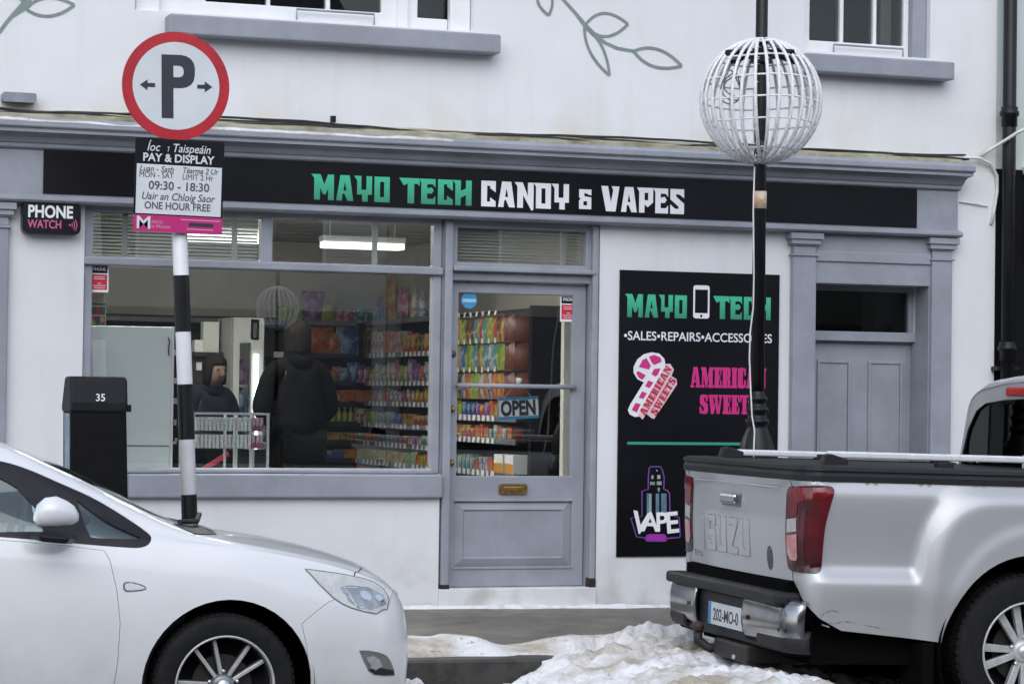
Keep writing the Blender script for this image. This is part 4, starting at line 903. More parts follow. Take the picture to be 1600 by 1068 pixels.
for py, nm in ((673, 'shelf'), (700, 'shelf')):
    q = at(360, py, .5); MB().box(cx0 + .01, cx1 - .01, .47, .82, q.z - .006, q.z).build('glass_shelf', M['caseglass'], gc)
    for k in range(17):
        x = cx0 + .04 + (cx1 - cx0 - .07) * k / 16
        product('box', (.020, .085, .05), [13, 14, 13, 14, 13, 15][(k * 7 + py) % 6] if k < 14 else 4, (x, .52, q.z + .001), 0, f'slim pale pack on the {"upper" if py == 673 else "lower"} glass shelf of the case', f'packs on the {"upper" if py == 673 else "lower"} glass shelf')
MB().box(cx0 + .002, cx1 - .002, cy0 - .002, cy0 + .002, .6, cz1 - .013).build('front_glass', M['caseglass'], gc)
MB().box(cx0 + .002, cx1 - .002, cy0, cy1, cz1 - .004, cz1 + .001).build('top_glass', M['caseglass'], gc)
q0, q1 = at(318, 733, .72), at(357, 708, .72)
tag(MB().tube([(q0.x, .72, q0.z), (q1.x, .72, q1.z)], .018, 6).build('red_tube', M['redprint'], None), 'red tube lying slanted inside the glass case', 'tube')

# --- people
def skin_body(name, joints, m, parent, sub=2):
    me = bpy.data.meshes.new(name); names = list(joints)
    vs = []; es = []; rad = []; ix = {}
    for nme, (p, r, par) in joints.items():
        ix[nme] = len(vs); vs.append(p); rad.append(r)
        if par: es.append((ix[par], ix[nme]))
    me.from_pydata(vs, es, [])
    o = link(name, me, m, parent)
    md = o.modifiers.new('skin', 'SKIN'); md.use_smooth_shade = True
    sv_ = me.skin_vertices[0].data
    for i, r in enumerate(rad):
        sv_[i].radius = r if isinstance(r, tuple) else (r, r)
        sv_[i].use_root = (i == 0)
    ss = o.modifiers.new('smooth', 'SUBSURF'); ss.levels = sub; ss.render_levels = sub
    return o
M['skin'] = mat('skin', (.11, .068, .054), .5, ns=8, amt=.1)
M['jacket'] = mat('black_padded_fabric', (.0045, .0045, .005), .9, ns=12, amt=.5, bump=.9, bs=9, spec=.03)
M['hair'] = mat('dark_hair', (.010, .008, .007), .8, spec=.06, ns=40, amt=.5)
def fingers(mb_parent, wrist, d, side, scale=1.0):
    """palm plus five bent fingers grown as one skinned chain set, rooted in the palm"""
    d = Vector(d).normalized(); up = Vector((0, 0, 1)); s_ = d.cross(up).normalized() * side
    j = {'palm': (Vector(wrist), (.022, .014), None), 'knuckle': (Vector(wrist) + d * .07, (.034, .012), 'palm')}
    for i, (off, ln) in enumerate(((-.030, .062), (-.010, .072), (.010, .066), (.028, .052))):
        b0 = Vector(wrist) + d * .08 + s_ * off
        j[f'f{i}a'] = (b0, .0085, 'knuckle'); j[f'f{i}b'] = (b0 + d * ln * .55 - up * .010, .008, f'f{i}a'); j[f'f{i}c'] = (b0 + d * ln * .9 - up * .035, .007, f'f{i}b')
    t0 = Vector(wrist) + d * .02 - s_ * .028
    j['ta'] = (t0, .011, 'palm'); j['tb'] = (t0 + d * .035 - s_ * .018, .009, 'ta'); j['tc'] = (t0 + d * .06 - s_ * .016 - up * .01, .008, 'tb')
    return skin_body('hand', j, M['skin'], mb_parent)
def person(label, loc, yaw, h, pose, coat, hairm, capped=False):
    p = thing('person', label, 'person', mtx=Matrix.Translation(loc) @ Matrix.Rotation(yaw, 4, 'Z'))
    k = h / 1.75; V_ = lambda x, y, z: (x * k, y * k, z * k)          # facing +y in local axes
    lean = pose.get('lean', 0)
    hx = lambda z: lean * max(0, z - .95)
    head_y = hx(1.62) + pose.get('nod', 0) * .05
    bj = {'pelvis': (V_(0, 0, .97), (.11, .09), None), 'belly': (V_(0, hx(1.1), 1.10), (.14, .10), 'pelvis'), 'chest': (V_(0, hx(1.32), 1.32), (.16, .11), 'belly'), 'collar': (V_(0, hx(1.45), 1.44), (.09, .07), 'chest'),
          'neck': (V_(0, hx(1.50) + .01, 1.50), .052, 'collar'), 'jaw': (V_(0, head_y + .025, 1.57), (.060, .070), 'neck'), 'skull': (V_(0, head_y + .01, 1.65), (.075, .092), 'jaw'), 'crown': (V_(0, head_y, 1.715), (.055, .065), 'skull')}
    cj = {k2: v for k2, v in bj.items() if k2 in ('pelvis', 'belly', 'chest', 'collar')}
    cj['pelvis'] = (V_(0, 0, .93), (.235, .17), None); cj['belly'] = (V_(0, hx(1.1), 1.10), (.215, .155), 'pelvis'); cj['chest'] = (V_(0, hx(1.32), 1.32), (.185, .14), 'belly'); cj['collar'] = (V_(0, hx(1.46), 1.47), (.085, .075), 'chest')
    tj = {'hips': (V_(0, 0, .90), (.17, .13), None)}
    for s_, sd in ((-1, 'l'), (1, 'r')):
        el, wr = pose['arms'][sd]
        sh = V_(s_ * .175, hx(1.42), 1.415)
        bj['sh' + sd] = (sh, .052, 'collar'); bj['el' + sd] = (V_(*el), .042, 'sh' + sd); bj['wr' + sd] = (V_(*wr), .028, 'el' + sd)
        cj['sh' + sd] = (sh, .078, 'collar'); cj['el' + sd] = (V_(*el), .070, 'sh' + sd); cj['wr' + sd] = (V_(*wr), .050, 'el' + sd)
        for nme, x, y, z, r, r2 in (('hip', .09, 0, .90, .06, .10), ('knee', .10, .02, .50, .055, .075), ('ankle', .10, -.01, .09, .038, .055)):
            par = {'hip': 'pelvis', 'knee': 'hip' + sd, 'ankle': 'knee' + sd}[nme]
            bj[nme + sd] = (V_(s_ * x, y, z), r, par); tj[nme + sd] = (V_(s_ * x, y, z), r2, par if nme != 'hip' else 'hips')
    body = skin_body('body', bj, M['skin'], p); body.matrix_parent_inverse = Matrix()
    for o_ in (skin_body('jacket', cj, coat, p), skin_body('trousers', tj, M['jacket'], p)): o_.matrix_parent_inverse = Matrix()
    # face and hair
    hm = MB(); hz = 1.655 * k; nz = lambda v: v * (1 + .10 * noise.noise(Vector(v) * 34) + .06 * noise.noise(Vector(v) * 80))
    rows = []
    for i in range(9):
        th = math.pi * i / 8 * .80
        for j in range(16):
            ph = 2 * math.pi * j / 16; fr_ = math.sin(ph)
            drop = 1.0 if fr_ < .45 else .56
            t2 = th * drop; w2 = math.sin(min(t2, 1.75)); v3 = Vector((.092 * k * w2 * math.cos(ph), .108 * k * w2 * math.sin(ph), .110 * k * math.cos(t2) - .05 * k * max(0, t2 - 1.6))); v3 = v3 * (1 + .09 * noise.noise(v3 * 30) + .05 * noise.noise(v3 * 75)); rows.append((v3.x, v3.y + head_y * k - .006, v3.z + hz))
    fs = [(i * 16 + j, i * 16 + (j + 1) % 16, (i + 1) * 16 + (j + 1) % 16, (i + 1) * 16 + j) for i in range(8) for j in range(16)]
    hm.add(rows, fs); hm.build('hair', hairm, p, local=True, smooth=True, solid=.012)
    ey = MB()
    for s_ in (-1, 1): ey.lathe([(0, .006), (.007, .004), (.009, 0)], 8, (s_ * .032 * k, (head_y + .092) * k, 1.635 * k), 'y')
    cl_ = MB(); cl_.lathe([(.075, 1.425 * k), (.108, 1.44 * k), (.112, 1.49 * k), (.092, 1.535 * k), (.074, 1.53 * k), (.066, 1.47 * k)], 18, (0, hx(1.47) * k - .012, 0)); cl_.build('collar', coat, p, local=True, smooth=True)
    ey.build('eyes', M['blackmatt'], p, local=True)
    MB().prism([(-.014, 1.585 * k), (.014, 1.585 * k), (.006, 1.64 * k), (-.006, 1.64 * k)], (head_y + .09) * k, (head_y + .122) * k).build('nose', M['skin'], p, local=True, bevel=.005)
    for s_, sd in ((-1, 'l'), (1, 'r')):
        MB().lathe([(0, -.008), (.020, -.006), (.026, 0), (.020, .006)], 8, (s_ * .072 * k, head_y * k, 1.63 * k), 'x').build('ear', M['skin'], p, local=True, smooth=True)
        el, wr = pose['arms'][sd]; d = Vector(wr) - Vector(el)
        ho = fingers(p, Vector(V_(*wr)) + d.normalized() * .012, d, s_); ho.matrix_parent_inverse = Matrix()
        sh_ = MB().box(s_ * .10 * k - .045, s_ * .10 * k + .045, -.08, .18, 0, .075).build('shoe', M['blackmatt'], p, local=True, bevel=.02)
    return p
q = at(465, 640, 1.75)
person('person in a black padded jacket standing inside the window with back turned', (q.x, 1.75, .03), .15, 1.80, {'lean': .04, 'arms': {'l': ((-.265, .03, 1.15), (-.13, .12, 1.06)), 'r': ((.265, .03, 1.15), (.13, .12, 1.06))}}, M['jacket'], M['hair'])
q = at(322, 620, 2.25)
M['darkblue'] = mat('dark_blue_fabric', (.010, .012, .019), .9, spec=.05, ns=10, amt=.3, bump=.2, bs=30)
person('dark haired person in a dark top looking down behind the glass case', (q.x - .02, 2.25, .03), math.pi + .35, 1.56, {'lean': .16, 'nod': 1.2, 'arms': {'l': ((-.24, .10, 1.12), (-.08, .33, 1.08)), 'r': ((.24, .10, 1.12), (.10, .33, 1.08))}}, M['darkblue'], M['hair'])
# ================================================================== STREET FURNITURE
# --- parking sign, pole leaning a little
SY = -1.30
top_, bot_ = at(270, 60, SY), at(297, 830, SY); ax = (top_ - bot_).normalized(); lean = math.atan2(ax.x, ax.z)
base = bot_ - ax * ((bot_.z - gz_pave(2.9, SY)) / ax.z)
ps = thing('parking_sign', 'round red and white parking sign on a leaning black and white banded pole', 'parking sign', mtx=Matrix.Translation(base) @ Matrix.Rotation(lean, 4, 'Y'))
mi_ = ps.matrix_basis.inverted()
def L_(px, py): 
    v = mi_ @ at(px, py, SY); return (v.x, v.z)
R_ = .043
zt = L_(266, 70)[1]
MB().tube([(0, 0, -.1), (0, 0, zt)], R_, 20).build('pole', mat('white_pole_paint', (.74, .74, .77), .4, ns=6, amt=.12), ps, local=True, smooth=True)
bands = [(L_(283, 430)[1], L_(286, 518)[1]), (L_(287, 600)[1], L_(290, 686)[1]), (L_(294, 772)[1], L_(297, 860)[1]), (.16, .02)]
for a_, b_ in bands:
    MB().lathe([(R_ - .004, b_), (R_ + .002, b_), (R_ + .002, a_), (R_ - .004, a_)], 20).build('black_band', M['black'], ps, local=True, smooth=False)
c0 = L_(271.5, 136.5); RD = .3005
dsc = link('sign_disc', flat([ellipse(0, 0, RD, n=64)], 'sign_disc', .012), M['red'], ps, local=True, bevel=.002)
dsc.data.transform(Matrix.Translation((c0[0], -.066, c0[1])) @ Matrix.Rotation(-lean, 4, 'Y'))
def onsign(me, nm, m_, y): 
    me.transform(Matrix.Translation((c0[0], y, c0[1])) @ Matrix.Rotation(-lean - .02, 4, 'Y')); return link(nm, me, m_, ps, local=True)
onsign(flat([ellipse(0, 0, .243, n=64)], 'white_field', .0012), 'white_field', M['signwhite'], -.0675)
onsign(flat([[(-.082, .172), (.030, .172), (.058, .166), (.082, .152), (.098, .130), (.105, .102), (.104, .06), (.098, .03), (.082, .008), (.058, -.006), (.030, -.012), (-.016, -.012), (-.016, -.180), (-.082, -.180)],
              [(-.016, .112), (.020, .112), (.036, .104), (.042, .088), (.042, .072), (.036, .056), (.020, .048), (-.016, .048)]], 'letter_p', .0012), 'lettering', M['navy'], -.069)
for s_ in (-1, 1):
    onsign(flat([[(s_ * .118, .011), (s_ * .160, .011), (s_ * .160, .030), (s_ * .203, .0), (s_ * .160, -.030), (s_ * .160, -.011), (s_ * .118, -.011)]], 'arrow', .0012).copy() if False else
           flat([[(s_ * .118 + (0 if s_ > 0 else .0), .011), (s_ * .160, .011), (s_ * .160, .030), (s_ * .203, .0), (s_ * .160, -.030), (s_ * .160, -.011), (s_ * .118, -.011)]], 'arrow', .0012), 'arrow', M['navy'], -.069)
# time plate below, in its own upright axes
pl0, pl1 = at(208.5, 361, SY - .07), at(350, 223, SY - .07)
PW, PH = pl1.x - pl0.x, .515
pcx, pcz = (pl0.x + pl1.x) / 2, (at(208.5, 361, SY - .07).z + at(349, 222, SY - .07).z) / 2
pmat = mi_ @ Matrix.Translation((pcx, SY - .07, pcz)) @ Matrix.Rotation(.013, 4, 'Y')
def onplate(me, nm, m_, y):
    me.transform(pmat @ Matrix.Translation((0, y, 0))); return link(nm, me, m_, ps, local=True)
def prect(x0, x1, z0, z1): return [(PW * (x - .5), PH * (z - .5)) for x, z in ((x0, z0), (x1, z0), (x1, z1), (x0, z1))]
onplate(flat([rrect(-PW / 2, PW / 2, -PH / 2, PH / 2, .012)], 'time_plate', .006), 'time_plate', M['board'], 0)
onplate(flat([prect(.022, .978, .192, .722)], 'white_field', .0012), 'white_field', M['signwhite'], -.0015)
onplate(flat([prect(.0, 1, .0, .178)], 'magenta_field', .0012), 'magenta_field', M['magenta'], -.0015)
def pt(s_, xc, zb, w_, size, m_, **k):
    me = text(s_, size, **k); fit_w(me, w_ * PW)
    me.transform(Matrix.Translation(((xc - .5) * PW, 0, (zb - .5) * PH))); onplate(me, 'lettering', m_, -.0032)
pt('\u00cdoc', .205, .865, .145, .066, M['signwhite'], shear=.25, bold=.007); pt('7', .37, .865, .022, .04, M['signwhite'], bold=.01); pt('Taispe\u00e1in', .635, .865, .42, .066, M['signwhite'], shear=.25, bold=.007)
pt('PAY & DISPLAY', .49, .755, .80, .062, M['signwhite'], bold=.026)
pt('Luan - Sath', .245, .645, .38, .045, M['ink'], shear=.25, bold=.007); pt('T\u00e9arma 2 Ur', .74, .645, .40, .045, M['ink'], shear=.25, bold=.007)
pt('MON - SAT', .245, .580, .38, .045, M['ink']); pt('LIMIT 2 Hr', .71, .575, .345, .045, M['ink'])
pt('09:30 - 18:30', .50, .455, .68, .066, M['ink'], bold=.014)
pt('Uair an Chloig Saor', .50, .345, .82, .058, M['ink'], shear=.25, bold=.006)
pt('ONE HOUR FREE', .49, .245, .74, .056, M['ink'], bold=.014)
pt('M', .115, .030, .15, .098, M['signwhite'], bold=.012)
pt('MAYO', .268, .085, .12, .028, mat('pale_pink_ink', (.62, .30, .45), .4)); pt('in Motion', .31, .040, .21, .028, bpy.data.materials['pale_pink_ink'])
lo = [flat([prect(.62, .90, .075, .115)], 'x', .0012)]; onplate(joined(lo, 'logo_strip'), 'logo_strip', M['navy'], -.003)
for z_, a_, b_ in ((.138, .53, .97), (.040, .60, .90)):
    onplate(flat([prect(a_, b_, z_, z_ + .010)], 'small_print', .0012), 'small_print', bpy.data.materials['pale_pink_ink'], -.003)
for z_ in (zt - .12, L_(275, 225)[1] + .012):
    MB().box(-.05, .05, -.055, .05, z_ - .012, z_ + .012).build('clamp', M['alu'], ps, local=True, bevel=.003)

# --- pay machine
MY = -1.62
m0, m1 = at(112, 780, MY), at(205, 780, MY); mt = at(160, 588, MY).z
mz = gz_pave(2.3, MY)
pm_ = thing('pay_machine', 'black parking pay machine with a hooded top marked 35', 'pay machine', ((m0.x + m1.x) / 2, MY, mz))
bw = [(m0.x + .012, m1.x + .012)]
x0, x1 = at(113, 700, MY).x, at(203, 700, MY).x
mbx = MB(); zt_ = at(160, 640, MY).z
X0, X1 = at(111, 640, MY).x, at(198, 640, MY).x
MBv = [(X0 + .02, MY, mz), (X1 + .045, MY, mz), (X1 + .045, MY + .27, mz), (X0 + .02, MY + .27, mz), (X0, MY, zt_), (X1, MY, zt_), (X1, MY + .27, zt_), (X0, MY + .27, zt_)]
mbx.add(MBv, [(0, 3, 2, 1), (4, 5, 6, 7), (0, 1, 5, 4), (1, 2, 6, 5), (2, 3, 7, 6), (3, 0, 4, 7)]).build('body', M['blackmatt'], pm_, bevel=.012)
hd_ = MB().prismx([(MY - .010, zt_ - .015), (MY - .010, zt_ + .04), (MY + .015, mt - .012), (MY + .05, mt), (MY + .20, mt), (MY + .29, zt_ + .03), (MY + .29, zt_ - .015)], X0 - .005, X1 + .005)
hd_.build('hood', mat('dark_plastic_hood', (.009, .009, .012), .5, ns=18, amt=.3, bump=.08, bs=120, spec=.22), pm_, bevel=.014)
me = text('35', .055, .012); q = at(157, 626, MY - .012); place(me, 'lettering', M['whitevinyl'], pm_, (q.x, MY - .0125, q.z))
sc = MB().add([(X0 - .004, MY + .04, zt_ - .02), (X0 - .004, MY + .20, zt_ - .02), (X0 + .012, MY + .20, mz + .55), (X0 + .012, MY + .04, mz + .55)], [(0, 1, 2, 3)])
sc.build('side_display', mat('pale_display', (.30, .42, .48), .25, ns=8, amt=.3), pm_, solid=.004)
MB().box(X1 + .008, X1 + .026, MY + .0, MY + .05, zt_ - .01, zt_ + .03).build('lock', M['black'], pm_, bevel=.004)

# --- lamp post with a globe of fairy lights
LY = -1.5
def lamp_post(x, y, zb, label, deco_label, near=True, gz=3.105):
    lp = thing('lamp_post', label, 'lamp post', (x, y, zb))
    prof = [(.15, zb), (.15, zb + .50), (.135, zb + .52), (.135, zb + .95), (.12, zb + 1.0)]
    MB().lathe(prof + [(.10, zb + 1.04)], 20, (x, y, 0)).build('plinth', M['black'], lp, smooth=False, bevel=.006)
    zq = at(1185, 706, LY).z if near else zb + 1.12
    z2 = [(.105, zq - .10), (.112, zq - .04), (.108, zq + .0), (.098, zq + .05), (.078, zq + .10), (.062, zq + .14), (.058, zq + .165), (.070, zq + .17), (.070, zq + .195), (.056, zq + .20), (.056, zq + .235), (.068, zq + .24), (.068, zq + .262), (.054, zq + .268), (.050, zq + .30), (.060, zq + .305), (.060, zq + .325), (.046, zq + .335), (.042, zq + .36)]
    MB().lathe(z2, 24, (x, y, 0)).build('base_bell', M['black'], lp, smooth=True)
    MB().tube([(x, y, zq + .3), (x, y, 2.9), (x, y, 5.6)], [.041, .037, .034], 18).build('post', M['black'], lp, smooth=True)
    MB().lathe([(.0, 5.95), (.10, 5.9), (.22, 5.8), (.20, 5.55), (.09, 5.45), (.04, 5.4)], 18, (x, y, 0)).build('lantern', M['black'], lp, smooth=True)
    if near:
        a_ = at(1186, 326, LY).z; b_ = at(1186, 299, LY).z
        MB().lathe([(.0405, a_), (.0415, a_), (.0415, b_), (.0405, b_)], 18, (x, y, 0)).build('sticker_wrap', mat('cream_sticker', (.55, .52, .45), .5, ns=25, amt=.4, col2=(.55, .30, .15)), lp, smooth=True)
    # globe
    RG = .358
    dg = thing('light_globe', deco_label, 'light decoration', (x, y, gz))
    M.setdefault('wire', mat('white_light_wire', (.84, .84, .86), .6, ns=40, amt=.2, lo=.35, hi=.55, bump=.5, bs=160))
    N = 30 if near else 22
    mb = MB(); pts = []
    for i in range(25):
        th = .08 + (math.pi - .16) * i / 24; pts.append((RG * math.sin(th), 0, RG * 1.03 * math.cos(th)))
    mb.tube(pts, .0102 if near else .015, 6); me_ = mb.mesh('wire'); me_.materials.append(M['wire'])
    me_.polygons.foreach_set('use_smooth', [True] * len(me_.polygons))
    for i in range(N):
        o = bpy.data.objects.new('wire', me_); COL.objects.link(o); o.location = (x, y, gz); o.rotation_euler = (random.uniform(-.035, .035), random.uniform(-.035, .035), 2 * math.pi * (i + random.uniform(-.12, .12)) / N); attach(o, dg)
    for th in (.42, .85, 1.25, 1.60, 1.95, 2.5):
        rr = RG * math.sin(th) * .985; zz = gz + RG * 1.03 * math.cos(th)
        arc = [(x + rr * math.cos(q), y + rr * math.sin(q), zz + .006 * math.sin(3 * q)) for q in [2 * math.pi * k / 36 for k in range(37)]]
        MB().tube(arc, .0058, 5, cap=False).build('ring', M['wire'], dg, smooth=True)
    if near:
        br = MB()
        for k in range(4):
            q = .3 + math.pi / 2 * k; d = Vector((math.cos(q), math.sin(q), 0)); n_ = Vector((-d.y, d.x, 0)) * .012
            a_ = Vector((x, y, gz + .27)); b_ = a_ + d * .27 + Vector((0, 0, -.01))
            br.tube([a_ + d * .02, a_ + d * .14 + Vector((0, 0, .012)), b_], [.03, .018, .022], 6)
        br.lathe([(.04, .22), (.065, .225), (.065, .30), (.04, .31)], 16, (x, y, gz))
        br.build('bracket', M['black'], dg)
        rnd = random.Random(3); tn = MB()
        for k in range(4200):
            low = rnd.random() < .45
            ph = rnd.random() * 2 * math.pi; th = rnd.uniform(2.35, 3.0) if low else math.acos(rnd.uniform(-.95, .97))
            if not low: ph = 2 * math.pi * round(ph / (2 * math.pi) * N) / N + rnd.uniform(-.03, .03)
            c = Vector((math.sin(th) * math.cos(ph), math.sin(th) * math.sin(ph), 1.03 * math.cos(th))) * RG * rnd.uniform(.985, 1.03)
            d = Vector((rnd.gauss(0, 1), rnd.gauss(0, 1), rnd.gauss(-.25, 1))).normalized() * rnd.uniform(.008, .022 if not low else .038)
            s_ = d.orthogonal().normalized() * .0028; c += Vector((x, y, gz))
            tn.add([c + s_, c - s_, c + d], [(0, 1, 2)])
        tt = tn.build('light_bulbs', M['wire'], dg); tt['kind'] = 'stuff'
        # tangled spare coil and transformer on the left
        coil = MB(); cxx = Vector((x - .25, y - .16, gz + .05))
        for k in range(3):
            coil.tube([cxx + Vector((.06 * math.cos(q) + .016 * k - .02, .03 * math.sin(2 * q + k), (.10 - .02 * k) * math.sin(q))) for q in [2 * math.pi * i / 18 for i in range(19)]], .0045, 5, cap=False)
        coil.build('wire_coil', mat('grey_green_cable', (.20, .23, .22), .6, ns=20, amt=.3), dg, smooth=True)
    return lp
q = at(1186, 400, LY)
lamp_post(q.x, LY, gz_pave(q.x, LY), 'tall black lamp post with a moulded base in front of the black poster board', 'white wire globe of fairy lights fixed round the black lamp post')
zq = q.x
lc = MB().tube([at(1179, 260, LY - .055), at(1177, 330, LY - .055), at(1178, 430, LY - .055), at(1177, 480, LY - .06), at(1172, 520, LY - .07), at(1171, 560, LY - .08), at(1173, 610, LY - .10), at(1175, 650, LY - .13), at(1179, 672, LY - .15), at(1178, 700, LY - .16), at(1177, 740, LY - .2)], .0046, 6)
tag(lc.build('cable', M['cablew'], None, smooth=True), 'thin white cable hanging down the front of the black lamp post', 'cable')
# ================================================================== VEHICLES
def pchip(xk, yk, x):
    xk = np.asarray(xk, float); yk = np.asarray(yk, float); x = np.clip(np.asarray(x, float), xk[0], xk[-1])
    h = np.diff(xk); dl = np.diff(yk) / h; n = len(xk); d = np.zeros(n)
    for i in range(1, n - 1):
        if dl[i - 1] * dl[i] > 0:
            w1 = 2 * h[i] + h[i - 1]; w2 = h[i] + 2 * h[i - 1]; d[i] = (w1 + w2) / (w1 / dl[i - 1] + w2 / dl[i])
    d[0] = dl[0]; d[-1] = dl[-1]
    i = np.clip(np.searchsorted(xk, x, side='right') - 1, 0, n - 2); t = (x - xk[i]) / h[i]
    return (1 + 2 * t) * (1 - t) ** 2 * yk[i] + t * (1 - t) ** 2 * h[i] * d[i] + t * t * (3 - 2 * t) * yk[i + 1] + t * t * (t - 1) * h[i] * d[i + 1]
def catmull(P, t):
    """P: (N,K,2) control rows, t: (N,) in 0..K-1"""
    K = P.shape[1]; i = np.clip(np.floor(t).astype(int), 0, K - 2); f = (t - i)[:, None]; n = np.arange(len(t))
    p0 = P[n, np.maximum(i - 1, 0)]; p1 = P[n, i]; p2 = P[n, i + 1]; p3 = P[n, np.minimum(i + 2, K - 1)]
    end = (i + 2 > K - 1)[:, None]; m = P[n, K - 2] * np.array([-1, 1]); p3 = np.where(end, m, p3)      # mirror across the centre line
    T = .5
    m1 = T * (p2 - p0); m2 = T * (p3 - p1); f2 = f * f; f3 = f2 * f
    return (2 * f3 - 3 * f2 + 1) * p1 + (f3 - 2 * f2 + f) * m1 + (-2 * f3 + 3 * f2) * p2 + (f3 - f2) * m2
VS = .22
class Loft:
    """car body skin: u runs along the car, v up the side and over to the centre line (near half, y < 0)"""
    def __init__(s, st):
        a = np.array(sorted(st)); s.x = a[:, 0]; s.p = a[:, 1:]
    def ctrl(s, u):
        w, zb, zs, ins, zr, yr, zc = [pchip(s.x, s.p[:, k], u) for k in range(7)]
        y4, z4 = w - ins, zs
        P = np.stack([np.stack([np.maximum(w - .12, .0), zb], -1), np.stack([np.maximum(w - .03, .0), zb + .05], -1), np.stack([w, zb + .45 * (zs - zb)], -1), np.stack([w - .2 * ins, zb + .76 * (zs - zb)], -1), np.stack([y4, z4], -1),
                      np.stack([(y4 + yr) / 2 + .012, (z4 + zr) / 2], -1), np.stack([yr, zr], -1), np.stack([yr * .58, zr + (zc - zr) * .72], -1), np.stack([0 * w, zc], -1)], 1)
        return P
    def __call__(s, u, v):
        u = np.atleast_1d(np.asarray(u, float)); v = np.atleast_1d(np.asarray(v, float))
        q = catmull(s.ctrl(u), np.clip(v / VS, 0, 8)); return np.stack([u, -q[:, 0], q[:, 1]], -1)
    def inv(s, x, z, top=6.3):
        vv = np.linspace(0, top * VS, 260); q = s(np.full(260, x), vv)[:, 2]
        if z <= q[0]: return vv[0] + (z - q[0])
        k = np.argmax(q >= z)
        if q[k] < z: return vv[-1]
        return vv[k - 1] + (vv[k] - vv[k - 1]) * (z - q[k - 1]) / max(q[k] - q[k - 1], 1e-6)
def inside(P, poly):
    x, y = P[:, 0], P[:, 1]; r = np.zeros(len(P), bool); n = len(poly)
    for i in range(n):
        x0, y0 = poly[i]; x1, y1 = poly[(i + 1) % n]
        if y0 == y1: continue
        c = ((y0 > y) != (y1 > y)) & (x < (x1 - x0) * (y - y0) / (y1 - y0) + x0); r ^= c
    return r
def dens(poly, step, closed=True):
    out = []; n = len(poly)
    for i in range(n if closed else n - 1):
        a = np.array(poly[i], float); b = np.array(poly[(i + 1) % n], float); k = max(1, int(math.ceil(np.hypot(*(b - a)) / step)))
        out += [tuple(a + (b - a) * j / k) for j in range(k)]
    return out if closed else out + [tuple(poly[-1])]
def smoothpoly(p, it=2, keep=()):
    p = [tuple(q) for q in p]
    for _ in range(it):
        o = []; n = len(p)
        for i in range(n):
            a, b = p[i], p[(i + 1) % n]; o += [(.75 * a[0] + .25 * b[0], .75 * a[1] + .25 * b[1]), (.25 * a[0] + .75 * b[0], .25 * a[1] + .75 * b[1])]
        p = o
    return p
def inset_unused(poly, d):
    n = len(poly); A = sum(poly[i][0] * poly[(i + 1) % n][1] - poly[(i + 1) % n][0] * poly[i][1] for i in range(n)); sg = 1 if A > 0 else -1; o = []
    for i in range(n):
        a, b, c = (np.array(poly[(i + k) % n], float) for k in (-1, 0, 1)); t = c - a; L = np.hypot(*t) or 1
        o.append((b[0] - sg * t[1] / L * d, b[1] + sg * t[0] / L * d))
    return o
